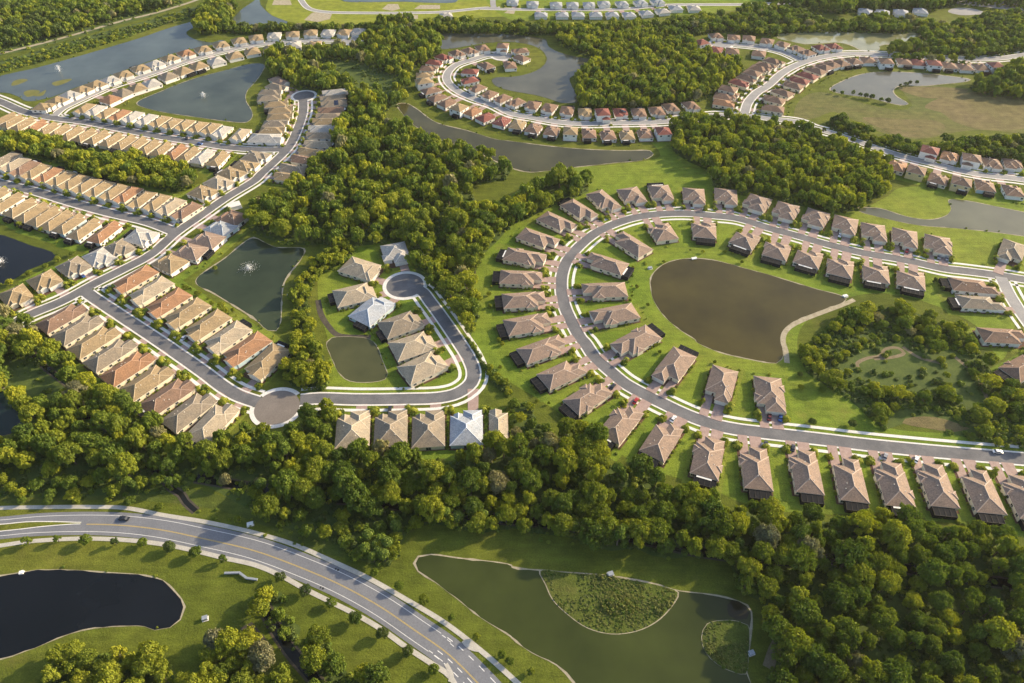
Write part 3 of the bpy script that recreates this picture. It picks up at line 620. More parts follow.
row('279,81 277,87 270.5,92.5 269,98 276,104 281,110 280,116.5 275.5,123.5 272.5,130', ['diagonal'], 'narrow', 9.6, 19, 'pgggtttgt', 'left of the diagonal street\'s top', GC, 'c', 2.9, .5, 1, frm='top', mir=False)
row('266,138', ['diagonal'], 'narrow', 13, 25, 'w', 'the long pale one above the northern junction', GC, 'w', 2.9, 0, 1)
row('335,92 333,98 334,103.5 331,110 329,116 326,121.5 322,128.5 320,135.5 318,144 312,152 304,160 293,169 288,177', ['diagonal'], 'narrow', 10, 20.5, 'wggbgtwgltbgt', 'right of the diagonal street\'s top', GC, 'wwcccccwwccwc', 2.9, .5, 1, frm='top', mir=True, solar={2: (-.2, -.1)})
GD = 'packed houses along the left-hand streets'
row('-6,197 8,202.5 21,208 33,212.5 44.5,216.5 57,220.5 70,224 85,229.5 105.5,232.5', ['west'], 'narrow', 10.2, 21, 'tttttttto', 'below the western street', GD, 'cwccccccw'.replace('cccw', 'cuww'), 2.9, .8, 1, mir=False, solar={6: (-.22, .2)})
row('5,159.5 14.5,164.5 24,168.5 35,171.5 48,175 61,178.5 73,182 86,185.5 99,189 113,192 127,195 141,199.5 156,202.5 170,206.5 186,211', ['west'], 'narrow', 9.9, 20, 'glbtotttttottlb', 'above the western street', GD, 'cccccccwuccwccc', 2.9, .4, 1, mir=True)
row('4,119 12.5,122 23.5,124.5 36,127 48,129.5 60,131.5 72,133.5 85,135.5 98,137.5 112,140 125,142.5 137,144.5 149,147 162,149.5 176,152 189,154.5 203,157 218.5,159', ['north'], 'narrow', 9.6, 19, 'tttotttttttttlotwtw'[:18].replace('lo', 'to'), 'below the northern street', GD, 'cccccwccwccccwcwcw', 2.9, .6, 1, mir=False)
row('84,108.5 95,110.5 106.5,113 119,115 132,117 146,119.5 159,121.5 171,123.5 184,125 197,127 210,128.5 221.5,131.5 240,134.5', ['north'], 'narrow', 9.7, 17.5, 'twtowwtttttwl', 'above the northern street', GD, 'wwccwwccccccw', 2.9, .2, 1, mir=True)
GE = 'houses along the ridge between canal and pond'
row('44,106.5 57.5,100.5 70,95 82,90 96,84.5 110,80 123.5,74.5 140,68.5 155,64 170,58.5 186,53.5 203,49.5 221,45 239,41 256,38 274,35.5 292.5,34.5 310.5,33 328,32.5 344,32.5 358,31.5', ['ridge'], 'wide', 12.5, 15, 'ttwttwttwtottttwttwgg'.replace('gg', 'tw'), 'along the canal bank', GE, 'w', 2.9, .2, 1, mir=False)
row('110,99.5 123,93 137,88 151,83.5 167.5,76.5 182.5,71 198,66 216,61 234,55.5 252,51.5 271,48.5 294,45 314,44.5', ['ridge'], 'wide', 13, 15.5, 'ogtwgttwtttwtt'[:13], 'above the round fountain pond', GE, 'w', 2.9, .2, 1, mir=True)
GG = 'houses around the crescent street'
row('502.5,46 482.5,48 470,51 457,53.5 444,57.5 435,62.5 429,68.5 425,75 425,81 431,90.5 437.5,97.5 447.5,103', ['crescent'], 'wide', 10.5, 15, 'bbbbrrbttbbb', 'outside the crescent\'s left bend', GG, 'w', 2.9, .5, 1, '0 8', frm='top')
row('460,107 473,111.5 486,117.5 502.5,121.5 518,124.5 534,128.5 552,131 570.6,130 589,133.5 608,135 627,135 645,133.5 663,130', ['crescent'], 'wide', 10.5, 14.5, 'torrtbbtbbtbr', 'between crescent and brown pond', GG, 'w', 2.9, .7, 1, '0 7 12')
row('520,51 521,58 510,65 486,65.5', ['crescent'], 'wide', 10.5, 15, 'b', 'round the crescent\'s turning circle', GG, 'w', 2.9, .4, 1)
row('470,71.5 469,80.5 477,88.5 489,94.5 502,98.5 515.6,102.5 532.5,105.5 549,108 567,110.5 585,112.5 603,113 620.6,112.5 639,112.5 657,111 671,107.5 691,105.5', ['crescent'], 'wide', 10.5, 14.5, 'rrbbbbbbbtrrbbbb', 'inside the crescent street', GG, 'w', 2.9, .3, 1, '10', solar={11: (-.2, .05)})
GH = 'houses along the far right avenue'
row('716,36 734,37.5 749,38.5 767,41.5 782,44.5 796,48.5 807,53', ['spur'], 'wide', 11.5, 13, 'bbbbbbb', 'above the short far spur', GH, 'w', 2.9, .2, 1)
row('702.5,42 715.6,49.5 732.5,51 759,53.5', ['spur'], 'wide', 12, 14, 'rrbb', 'below the short far spur', GH, 'w', 2.9, .2, 1, '0')
row('774,61.5 766,65.5 760,69 754,73.5 747.5,78 740,83 730,89.5 725,96.5 724,103', ['avenue'], 'wide', 11, 17, 'bbbbbrbbo', 'left of the far avenue', GH, 'c', 2.9, .3, 1, '3 6', frm='top')
row('773,108.5 774,99.5 782.5,92.5 793,85.5 799,80.5 807.5,75.5 816,70.5', ['avenue'], 'wide', 11, 17, 'bbbbrrb', 'right of the far avenue\'s foot', GH, 'c', 2.9, .3, 1, frm='top')
row('824,67 832,64.5 841,63 854,61 868,60 886,60.5 904,61.5 918.5,62.5 934,62.5 949,65.5 965,67 981,67.5 995,64.5', ['avenue'], 'wide', 11.5, 14, 'bbbbbbbrrbbbr', 'between far avenue and bent pond', GH, 'w', 2.9, .6, 1, '5 8 12')
row('821,48 834,46.5', ['avenue'], 'wide', 11.5, 14, 'r', 'above the far avenue', GH, 'w', 2.9, .2, 1)
GI = 'houses along the eastern street'
row('930,150.5 950,156.5 972,158.5 992,163.5 1013,164', ['east'], 'wide', 11.5, 14, 'robbb', 'above the eastern street', GI, 'w', 2.9, .2, 1, '0 2')
row('897,166 917,169 938.5,179 962,181 985,185.5 1013,191', ['east'], 'wide', 11.5, 14, 'obbbbb', 'below the eastern street', GI, 'cycyuw', 2.9, .6, 1, '1 3')
GJ = 'grey-roofed houses at the far edge'
row('512.5,1.5 532.5,3.5 556,4.5 572.5,4.5 589,4.5 604,3.5 622,3.5 640.6,2.5 657.5,1.5', ['top'], 'wide', 12.5, 13, 's', 'beyond the far top road', GJ, 'w', 2.9, 0, 1)
row('541,14.5 562,14.5 578,14.5 595.6,14.5 612,14.5 629,14.5 646,13 662.5,11 675.6,8 694,8', ['top'], 'wide', 12.5, 13, 'ssssssswsw', 'before the far top road', GJ, 'w', 2.9, 0, 1)
row('865,11.5 882,12.5 901,12.5 920,11', ['top'], 'wide', 15, 14, 's', 'beyond the upper right pond', GJ, 'w', 2.9, 0, 0)
row('446,15', ['building_road'], 'wide', 12.5, 11, 'w', 'unfinished white one beside the bare lots', GJ, 'w', 3, 0, 0)
for i, h in enumerate(HOUSES):
    if h['sc'] > 1.35:
        a, b = h['W']/2+2.6+R.random(), h['D']/2+R.uniform(4, 7); c, F_, S_ = h['c'], h['F'], h['S']; mb = MB()
        mb.face([(*(c+S_*u*a+F_*(v*b-1)), .036+.00012*i) for u, v in ((-1, 1), (-1, -1), (1, -1), (1, 1))]); struct('lawn', mb, R.choice((M_LAWN2, M_LAWN3, M_LAWN)))
mb = MB()
for h in HOUSES:
    if h['sc'] > 1.15:
        a, b = h['W']/2+1.0, h['D']/2+.8; c, F_, S_ = h['c'], h['F'], h['S']
        mb.face([(*(c+S_*u*a+F_*v*b), .06+.0) for u, v in ((-1, 1), (-1, -1), (1, -1), (1, 1))])
struct('mulch', mb, M_MULCH, 'stuff')

# ------------------------------------------------------------------ woods
def occupied_mask(Q, grow=1.0):
    bad = np.zeros(len(Q), bool)
    for k, r in ROADS.items():
        if r['m'] is None: continue
        L = r['line'][::2]; g_ = r['hw']+grow+1.5
        for i in range(len(L)-1):
            a, b = L[i], L[i+1]; d = b-a; t = np.clip(((Q-a)@d)/max(d@d, 1e-9), 0, 1); bad |= np.linalg.norm(Q-(a+t[:, None]*d), axis=1) < g_
    for k, d in DISCS.items(): bad |= np.linalg.norm(Q-np.array(d[0]), axis=1) < d[1]+grow+4
    for h in HOUSES:
        e = Q-h['c']; bad |= (abs(e@h['S']) < h['W']/2+grow+.6) & (abs(e@h['F']) < h['D']/2+grow+.6)
    for P in PONDS: bad |= inside_many(P, Q)
    return bad
def scatter(poly, dmin, dens=1.0, grow=1.0, stretch=0):
    poly = np.asarray(poly); lo, hi = poly.min(0), poly.max(0)
    n = int((hi-lo).prod()/dmin**2*6)
    C = NR.uniform(lo, hi, (n, 2)); C = C[inside_many(poly, C)]; C = C[~occupied_mask(C, grow)] if len(C) else C
    cell = {}; out = []
    for p in C:
        k = (int(p[0]//dmin), int(p[1]//dmin)); ok = True
        for i in (-1, 0, 1):
            for j in (-1, 0, 1):
                for q in cell.get((k[0]+i, k[1]+j), ()):
                    if (q[0]-p[0])**2+(q[1]-p[1])**2 < dmin*dmin: ok = False
        if ok:
            cell.setdefault(k, []).append(p)
            if NR.random() < dens: out.append(p)
    return out
# canopy outlines as surveyed; (outline, spacing, height range, radius range, tones, density, wood name)
WOODS = [
 ('far', '-90,-10 182,-3 155,10 120,19 82,30 45,40 0,50 -90,66', 7.0, (7, 11), (3.4, 5.2), (1, 2, 2, 3), 1, 'the upper left wood'),
 ('far', '-60,72 0,58 45,46 82,35 120,25 158,15 200,4 215,9 200,14 175,19 137,31 87,47 37,60 0,70 -60,86', 4.6, (1.5, 3.5), (1.2, 2.5), (0, 1, 1, 2), .6, 'the scrub beside the dirt track'),
 ('far', '196,18 205,8 215,0 236,0 232,8 226,25 210,31 198,29', 6.5, (8, 12), (3.5, 5), (0, 1, 2), 1, 'the canal head'),
 ('far', '226,25 258,25 320,26 366,26 370,29 330,28 255,31 228,31', 5.0, (4, 7), (2.5, 3.8), (1, 2, 3), 1, 'the far hedge'),
 ('far', '-70,128 0,134 25,132 57,141 87,150 112,152 140,156 175,164 194,171 190,182 175,186 150,182 125,178 100,176 82,171 62,160 37,152 12,148 0,143 -70,140', 5.8, (6, 11), (3, 4.6), (0, 0, 1, 2), 1, 'the strip between packed rows'),
 ('far', '271,48 288,50 318,50 350,47 363,36 381,23 406,20 421,28 436,38 440,50 431,60 416,62 411,70 406,87 402,100 388,102 386,120 394,124 406,122 426,136 456,148 481,150 500,156 511,165 505,174 490,176 470,178 474,194 481,200 511,200 545,178 572,172 589,176 589,186 562,196 540,206 527,213 512,218 506,225 496,236 481,251 473,278 478,311 470,330 463,318 431,285 418,270 403,243 396,236 376,238 352,240 331,238 281,238 262,231 246,222 245,210 262,198 282,190 303,178 318,160 325,140 343,122 349,100 340,90 310,87 293,80 271,70 266,60', 7.2, (7, 14), (3.3, 5.6), (0, 1, 1, 2, 2), .93, 'the central wood'),
 ('far', '341,236 353,243 348,254 326,264 316,271 306,288 308,311 313,333 312,342 320,347 328,364 326,382 306,387 290,381 283,368 290,352 296,342 293,311 293,284 301,271 311,254 326,248', 4.6, (4, 9), (2.2, 3.8), (0, 0, 1), .9, 'the tree line between the two left ponds'),
 ('near', '463,332 470,337 482,358 498,373 514,390 509,394 493,378 476,360', 3.2, (2, 4), (1.3, 2.2), (0, 1), 1, 'the hedge beside the hooked street'),
 ('near', '-60,300 15,303 32,321 47,336 50,346 70,357 75,374 90,385 107,395 130,391 150,401 160,424 175,431 190,434 212,442 235,426 256,419 281,434 306,414 318,404 341,404 346,414 333,432 334,444 345,455 376,449 396,448 416,450 431,461 451,455 481,449 496,441 508,438 509,402 527,394 537,416 557,429 582,431 600,441 602,456 617,461 637,464 652,474 667,489 682,487 700,485 717,491 725,506 750,504 768,514 818,514 843,518 873,515 905,516 930,519 948,524 980,526 1000,536 1024,547 1090,560 1120,760 770,760 766,690 778,655 773,630 767,597 745,587 732,557 702,549 672,553 652,549 637,542 612,545 572,532 537,527 512,522 481,527 431,517 406,524 403,534 389,558 373,559 356,553 343,544 326,534 306,529 286,522 262,514 240,500 215,486 190,472 180,488 160,484 150,488 100,489 50,492 0,490 -60,490 -60,437 25,434 34,420 30,410 15,400 0,386 -60,380', 6.3, (7, 14.5), (2.9, 5.0), (0, 1, 1, 2, 2), .95, 'the long wood belt'),
 ('near', '-40,720 40,690 48,660 60,650 80,648 112,652 140,649 160,654 170,668 184,682 192,670 205,657 215,640 230,633 246,641 256,646 270,662 285,672 298,690 320,720', 5.6, (6, 11), (2.8, 4.6), (0, 0, 1, 1), 1, 'the bottom left thicket'),
 ('near', '303,634 318,634 330,643 340,656 345,668 376,672 394,690 410,720 310,720 318,668 308,655', 5.4, (6, 10), (2.7, 4.2), (0, 1, 2), .95, 'the ditch side thicket'),
 ('near', '256,584 278,586 282,595 272,604 285,612 298,622 296,632 278,632 268,622 258,612 255,600', 6.5, (5, 9), (2.4, 3.8), (0, 1, 2), .8, 'the head of the ditch'),
 ('near', '825,328 845,310 872,303 908,303 948,318 978,333 983,344 990,354 1000,370 1013,380 1060,396 1060,430 1013,442 983,434 943,424 908,417 888,424 873,409 853,394 830,379 810,367 806,344', 5.6, (3, 8), (1.8, 4.2), (0, 1, 1, 2), .72, 'the thicket ring right of the pond'),
 ('far', '672,122 692,114 767,122 800,127 830,140 868,150 888,157 886,173 888,188 868,195 860,204 830,207 805,200 768,193 737,188 715,180 712,166 690,156 677,148', 6.4, (7, 12), (3, 4.8), (0, 1, 1, 2), .95, 'the wood above the villas'),
 ('far', '559,32 579,27 612,24 649,25 687,37 694,45 712,54 732,58 744,63 744,71 724,78 709,93 692,98 672,101 637,105 612,103 582,105 579,83 577,73 594,63 607,60 587,52 562,40', 6.6, (7, 12), (3, 4.8), (0, 1, 1, 2), 1, 'the upper middle wood'),
 ('far', '256,26 293,25 376,25 381,21 421,22 446,19 506,22 512,23 587,24 662,21 687,15 737,11 762,2 806,12 815,19 856,19 870,15 948,22 993,12 1090,6 1090,52 1018,51 980,57 898,56 900,46 925,40 918,31 868,28 818,30 768,31 712,28 687,32 662,25 640,26 512,31 456,30 426,31 376,30', 7.4, (6, 10), (3.6, 5.2), (1, 2, 2, 3), 1, 'the far wood'),
 ('far', '768,-6 960,-8 1090,-8 1090,2 955,2 935,6 860,7 845,9 815,9 780,4', 8.5, (8, 13), (3.8, 5.6), (2, 2, 3), 1, 'the far edge wood'),
 ('far', '975,78 990,80 1000,71 1024,66 1090,66 1090,90 1003,92 978,88', 7.0, (8, 13), (3.8, 5.5), (1, 2, 3), 1, 'the far right clump'),
 ('far', '828,120 838,116 873,133 908,141 925,149 905,153 893,151 868,143 830,126', 5.0, (3, 7), (2.4, 3.8), (1, 2, 3), .95, 'the dry field hedge'),
 ('far', '932,144 950,137 1090,142 1090,162 993,153 958,151 940,144', 6.0, (5, 9), (3, 4.6), (1, 2, 3), .95, 'the dry field edge'),
]
CLEAR = [np.array(pts(s, 4)) for s in ('848,362 858,346 885,338 915,340 942,352 948,374 930,388 903,388 885,385 866,380', '944,340 962,349 990,398 976,410 950,378', '888,420 905,404 940,406 990,425 965,438 925,434', '0,352 40,362 70,385 62,402 30,396 0,380', '310,62 345,55 400,75 395,95 360,85', '205,478 240,484 262,496 262,510 235,500', '-60,60 0,47 45,36 82,26 120,15 155,7 205,-8 206,2 158,18 120,27 82,38 45,48 0,60 -60,74')]
TREES = []; FLOOR = MB(); UND = []
for kind, px, dm, hr, rr, tones, dens, nm in WOODS:
    zc = 5.0 if hr[1] > 7 else 2.5; poly = smooth(pts(px, zc), 8, True)
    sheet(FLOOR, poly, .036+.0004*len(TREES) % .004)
    for p in scatter(poly, dm*(.9 if kind == 'near' else .92), dens, 2.6 if kind == 'near' else 1.8):
        if any(inside(c, p) for c in CLEAR): continue
        u = NR.random()**1.5*(1.3 if NR.random() < .12 else 1); TREES.append(dict(p=p, h=hr[0]+(hr[1]-hr[0])*(.85*u+.15*NR.random()), r=1.1*(rr[0]+(rr[1]-rr[0])*u), tone=4 if NR.random() < .035 else int(NR.choice(tones)), wood=nm))
    for p in scatter(poly, dm*.42, .9, .5):
        if not any(inside(c, p) for c in CLEAR) or NR.random() < .2: UND.append(p)
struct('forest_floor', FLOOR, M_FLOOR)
FX = [[0, 0, 0, 1]]
for T in TREES:
    x, y, s = PX((*T['p'], 4))
    if (y > 512 and x < 420 and y < 570) or (y > 478 and x < 262 and y < 520): T['h'] = min(T['h'], R.uniform(4, 7)); T['r'] = min(T['r'], R.uniform(2.2, 3.4))
    if 500 < x < 565 and 385 < y < 445: T['h'] = min(T['h'], R.uniform(3.5, 5)); T['r'] = min(T['r'], 2.6)
    x, y, s = PX((*T['p'], T['h']*.6)); T['px'] = (x, y); T['s'] = s; T['vis'] = -15 < x < 1039 and -12 < y < 695
    T['size'] = T['r']*s if T['vis'] else 0
# individuals: the ones that show largest
LM = [(25, 325, 'below the diagonal street\'s foot'), (70, 365, 'behind the topmost brown-roofed house'), (100, 400, 'behind the upper lane houses'), (150, 400, 'behind the middle lane houses'), (195, 440, 'behind the last lane houses'), (20, 450, 'below the small green pond'), (70, 440, 'around the upper dark creek'), (40, 480, 'at the wide road\'s left end'), (110, 470, 'above the wide road\'s car'), (145, 455, 'around the creek\'s middle bend'), (185, 480, 'by the open grassy gap'),
      (235, 435, 'below the round turning circle'), (245, 480, 'on the creek below the turning circle'), (290, 440, 'beside the turning circle'), (325, 415, 'between the turning circle and the short row'), (300, 480, 'left of the palm-edged glade'), (350, 460, 'behind the first house of the short row'), (395, 460, 'behind the second house of the short row'), (430, 470, 'behind the third house of the short row'), (470, 460, 'behind the pale blue house'), (505, 450, 'behind the narrow sandy house'),
      (330, 520, 'above the wide road\'s bend'), (375, 540, 'at the grass bank\'s left corner'), (440, 500, 'above the olive pond\'s left tip'), (520, 415, 'left of the outer bend villas'), (530, 500, 'above the olive pond\'s reed bed'), (580, 450, 'behind the villas left of the red car'), (590, 520, 'above the reed bed\'s right half'), (640, 490, 'behind the bend villas'), (660, 535, 'above the olive pond\'s right end'), (700, 500, 'behind the second lowest bend villa'), (740, 530, 'above the small reed islet'),
      (790, 540, 'behind the left row villas'), (850, 540, 'behind the middle row villas'), (910, 540, 'behind the right row villas'), (980, 550, 'behind the rightmost villas'), (790, 590, 'right of the grass bank'), (850, 600, 'in the lower right wood\'s middle'), (910, 600, 'below the dark gap'), (980, 610, 'at the right-hand frame edge'), (800, 650, 'beside the pale dirt path'), (860, 660, 'at the bottom of the lower right wood'), (930, 660, 'towards the lower right corner'), (1000, 665, 'in the lower right corner'),
      (70, 665, 'below the black pond'), (130, 665, 'right of the black pond\'s foot'), (200, 665, 'left of the purple soil'), (250, 665, 'on the purple soil'), (270, 610, 'at the ditch head'), (320, 650, 'right of the ditch'), (365, 680, 'at the bottom below the wide road'), (830, 370, 'left of the trampled clearing'), (880, 310, 'above the trampled clearing'), (960, 340, 'beside the right-hand side street'), (890, 405, 'below the trampled clearing'), (950, 400, 'right of the trampled clearing'), (1010, 420, 'above the right end of the loop street'), (300, 300, 'between the two left ponds'), (308, 365, 'left of the small moss pond'), (480, 360, 'in the hedge by the hooked street')]
big = sorted([T for T in TREES if T['vis']], key=lambda T: -T['size'])[:292]
for T in big: T['ind'] = True
patch = {}
for T in big:
    i = min(range(len(LM)), key=lambda k: (LM[k][0]-T['px'][0])**2+(LM[k][1]-T['px'][1])**2); patch.setdefault(i, []).append(T)
PROTO = {}
def proto(tone, v):
    k = (tone, v)
    if k not in PROTO:
        cm = quads_mesh('crown', crown(1, .36+.1*(v % 2), .62 if v % 2 == 0 else .58, 4600, .052, 36+v*10) if v < 3 else (crown(.8, .40, .62, 2300, .058, 15) if v == 3 else crown(1.15, .27, .70, 3300, .054, 22)), None, [LEAF[tone]])
        # unit tree: radius 1, total height 1
        mb = MB(); mb.tube([(0, 0, -.02), (.03, 0, .2), (-.02, .04, .45), (.02, 0, .7)], [.085, .06, .045, .02], 7)
        for a in range(4):
            t = a*1.6+v; mb.tube([(0, 0, .3+.05*a), (.3*math.cos(t), .3*math.sin(t), .5+.05*a), (.55*math.cos(t), .55*math.sin(t), .62+.04*a)], [.035, .022, .01], 5)
        PROTO[k] = (cm, mb.mesh('trunk', [M_BARK]))
    return PROTO[k]
def ordn(i):
    return ORD[i] if i < len(ORD) else 'number %d' % (i+1)
def place_tree(name, p, r, h, tone, label, cat, group, v=None):
    cm, tm = proto(tone, R.choice((0, 0, 1, 1, 2, 3, 3, 4)) if v is None else v)
    e = bpy.data.objects.new(name, None); COL.objects.link(e); e.location = (p[0], p[1], 0); e.rotation_euler = (0, 0, R.uniform(0, 6.28))
    tag(e, label, cat, group)
    t = link('trunk', tm, e); t.scale = (r, r, h); c = link('crown', cm, e); c.scale = (r*R.uniform(.92, 1.1), r*R.uniform(.92, 1.1), h)
    return e
for i, L in patch.items():
    L.sort(key=lambda T: T['px'][0])
    for k, T in enumerate(L):
        place_tree('broadleaf_tree', T['p'], T['r'], T['h'], T['tone'], '%s tree, %s from left of those %s' % (TONE[T['tone']], ordn(k), LM[i][2]), 'tree', 'trees standing in '+T['wood'])
# the rest of the woods, one mass
VV = []; MI = []
LIB = {}
for T in TREES:
    if T.get('ind'): continue
    s = T['s']; lv = 0 if s > 1.75 else (1 if s > 1.25 else 2)
    if not T['vis']: lv = 2
    k = (lv, R.randrange(6))
    if k not in LIB: LIB[k] = crown((1, 1, 1.1, .78, 1.15, .95)[k[1]], (.42, .36, .42, .44, .28, .4)[k[1]], (.58, .6, .58, .6, .68, .6)[k[1]], (1700, 640, 320)[lv], (.080, .122, .175)[lv], (36, 24, 14)[lv])
    V = LIB[k]; a = R.uniform(0, 6.28); ca, sa = math.cos(a)*T['r'], math.sin(a)*T['r']
    W_ = np.stack([V[:, 0]*ca-V[:, 1]*sa+T['p'][0], V[:, 0]*sa+V[:, 1]*ca+T['p'][1], V[:, 2]*T['h']], 1)
    VV.append(W_.astype(np.float32)); MI.append(np.full(len(V)//4, T['tone']))
VV = np.concatenate(VV); MI = np.concatenate(MI)
o = link('woods', quads_mesh('woods', VV, MI, LEAF)); tag(o, 'dense woodland of rounded green crowns between the housing streets', 'woodland', None, 'stuff')
print('trees', len(TREES), 'mass quads', len(MI), 'undergrowth', len(UND))
def blob(n, ls):
    d = NR.normal(0, 1, (n, 3)); d[:, 2] = abs(d[:, 2])+.1; d /= np.linalg.norm(d, axis=1)[:, None]
    b = d*NR.uniform(.7, 1.05, (n, 1)); return leaf_quads(b, d, np.full(n, ls), .6)
BL = [[blob(n, ls) for _ in range(5)] for n, ls in ((90, .26), (36, .4), (16, .6))]
def blobs(name, items, mats, label, cat, lv=None):
    VV = []; MI = []
    for (x, y, r, h, m) in items:
        s = PX((x, y, 0))[2]; V = BL[lv if lv is not None else (0 if s > 1.7 else (1 if s > 1.15 else 2))][R.randrange(5)]; a = R.uniform(0, 6.28); ca, sa = math.cos(a)*r, math.sin(a)*r
        VV.append(np.stack([V[:, 0]*ca-V[:, 1]*sa+x, V[:, 0]*sa+V[:, 1]*ca+y, V[:, 2]*h+.1], 1).astype(np.float32)); MI.append(np.full(len(V)//4, m))
    o = link(name, quads_mesh(name, np.concatenate(VV), np.concatenate(MI), mats)); tag(o, label, cat, None, 'stuff')
it = []
for p in UND:
    r = R.uniform(.8, 2.0); it.append((p[0], p[1], r, r*R.uniform(.6, 1.3), R.choice((0, 1, 1, 2, 2))))
blobs('undergrowth', it, [LEAF[1], LEAF[2], LEAF[3]], 'low tangled green undergrowth beneath and between the wood\'s trees', 'undergrowth')
# reeds
it = []
for q, d in ((ISL1, 1.15), (ISL2, 1.05)):
    for p in scatter(np.array(smooth(pts(q), 2, True)), d, .92, .2) if False else []: pass
    lp = np.array(smooth(pts(q), 2, True)); c = lp.mean(0); lo, hi = lp.min(0), lp.max(0)
    C = NR.uniform(lo, hi, (int((hi-lo).prod()/.34), 2)); C = C[inside_many(c+(lp-c)*.965, C)]
    for p in C:
        k = noise_v = math.sin(p[0]*.21)+math.sin(p[1]*.33+1)+math.sin((p[0]+p[1])*.12)
        if R.random() < .5+.2*k: it.append((p[0], p[1], R.uniform(.25, .6)*(1.6 if k > 1.2 else 1), R.uniform(.15, .5)*(2 if k > 1.2 else 1), R.choice((0, 0, 0, 1))))
blobs('reeds', it, [M_REED, LEAF[2]], 'rough green and straw-coloured reeds on the pond\'s islets', 'reeds', 1)
# wild growth along pond edges, field tufts
it = []
for P in PONDS[2:]:
    for p in P[::2]:
        if R.random() < .16: it.append((p[0]+R.uniform(-1, 1), p[1]+R.uniform(.3, 2), R.uniform(.4, .9), R.uniform(.4, .9), R.choice((0, 1))))
for s in ('350,62 402,72 390,98 350,88', '855,366 860,355 885,348 938,357 940,372 903,384 873,379', '945,345 962,353 984,398 972,406', '0,352 40,362 70,385 62,402 30,396 0,380', '0,496 100,492 180,494 240,506 330,542 300,548 200,514 90,502', '205,478 240,484 300,512 300,530 240,505', '262,590 285,610 300,640 310,672 285,668 265,640', '512,528 600,545 560,548', '240,628 262,634 275,650 268,660 252,648'):
    poly = np.array(pts(s, 0)); lo, hi = poly.min(0), poly.max(0); C = NR.uniform(lo, hi, (int((hi-lo).prod()/26), 2))
    for p in C[inside_many(poly, C)]:
        if math.sin(p[0]*.05+1)+math.sin(p[1]*.07) > -.5: it.append((p[0], p[1], R.uniform(.4, 1.2), R.uniform(.3, .9), R.choice((0, 1))))
blobs('wild_shrubs', it, [LEAF[1], LEAF[2]], 'scattered low wild shrubs on the rough ground and pond margins', 'shrubs')

# ------------------------------------------------------------------ garden plants
it = []; PALMS = []
def free(p, me):
    for h in HOUSES:
        if h is me: continue
        e = p-h['c']
        if abs(e@h['S']) < h['W']/2+.3 and abs(e@h['F']) < h['D']/2+.3: return False
    return not any(dist_line(r['line'], p)[0] < r['hw']+.6 for r in ROADS.values())
for h in HOUSES:
    c, F_, S_, W, D, s = h['c'], h['F'], h['S'], h['W'], h['D'], h['sc']
    n = 13 if s > 1.6 else (8 if s > 1.1 else 3)
    for sg in (-1, 1):
        for k in range(n):
            if R.random() < .7:
                p = c+S_*sg*(W/2+R.uniform(.5, .9))+F_*R.uniform(-.5, .42)*D
                if free(p, h): it.append((p[0], p[1], R.uniform(.3, .95), R.uniform(.4, 1.5), R.choice((0, 0, 1, 2))))
        for k in range(n):   # front corner bed
            p = c+S_*sg*(W/2+R.uniform(-1.0, 1.4))+F_*(D/2+R.uniform(.5, 4.0))
            if free(p, h): it.append((p[0], p[1], R.uniform(.4, 1.5), R.uniform(.5, 2.0), R.choice((0, 1, 1, 2))))
    for k in range(n//2):
        p = c+S_*R.uniform(-.6, .6)*W-F_*(D/2+R.uniform(3.5, 6))
        if R.random() < .4 and free(p, h): it.append((p[0], p[1], R.uniform(.4, .9), R.uniform(.5, 1.1), R.choice((0, 1, 2))))
    for sg in (-1, 1):
        if s > 1.02 and len(PALMS) < 268:
            p = c+S_*sg*(W/2+R.uniform(.2, 1.0))+F_*(D/2+R.uniform(.5, 2.6))
            if free(p, h) and R.random() < .85: PALMS.append((p, h, sg))
blobs('garden_shrubs', it, [M_SHRUB, M_PALM, LEAF[2]], 'small clipped garden shrubs round the houses and driveways', 'shrubs')
PM = []
for v in range(4):
    P_ = []; nf = 15
    for i in range(nf):
        a = i*2.4+v; up = R.uniform(-.15, .75); L_ = R.uniform(.85, 1.1); prev = None; w_ = .16
        for k in range(6):
            t = k/5; q = np.array([math.cos(a)*L_*t, math.sin(a)*L_*t, up*t-.75*t*t*1.1]); 
            sd_ = np.array([-math.sin(a), math.cos(a), 0])*w_*math.sin(math.pi*min(.95, .15+t*.8))
            cur = (q-sd_, q+sd_)
            if prev: P_ += [prev[0], prev[1], cur[1]-[0, 0, .05], cur[0]-[0, 0, .05]]
            prev = cur
    PM.append(quads_mesh('fronds', np.array(P_)+np.array([0, 0, 0]), None, [M_PALM]))
mb = MB(); mb.tube([(0, 0, -.1), (.04, 0, .5), (0, .02, 1.0)], [.13, .10, .08], 7); PT = mb.mesh('trunk', [M_BARK])
for p, h, sg in PALMS:
    e = bpy.data.objects.new('palm_tree', None); COL.objects.link(e); e.location = (p[0], p[1], 0); e.rotation_euler = (0, 0, R.uniform(0, 6.28))
    side = 'left' if (h['S']*sg)[0] < 0 else 'right'
    tag(e, 'palm %s of %s' % (side, h['lab']), 'palm', 'young palms in the front gardens')
    hh = R.uniform(2.2, 4.4); t = link('trunk', PT, e); t.scale = (1, 1, hh); f = link('fronds', R.choice(PM), e, (0, 0, hh)); k = R.uniform(1.5, 2.3); f.scale = (k, k, k)

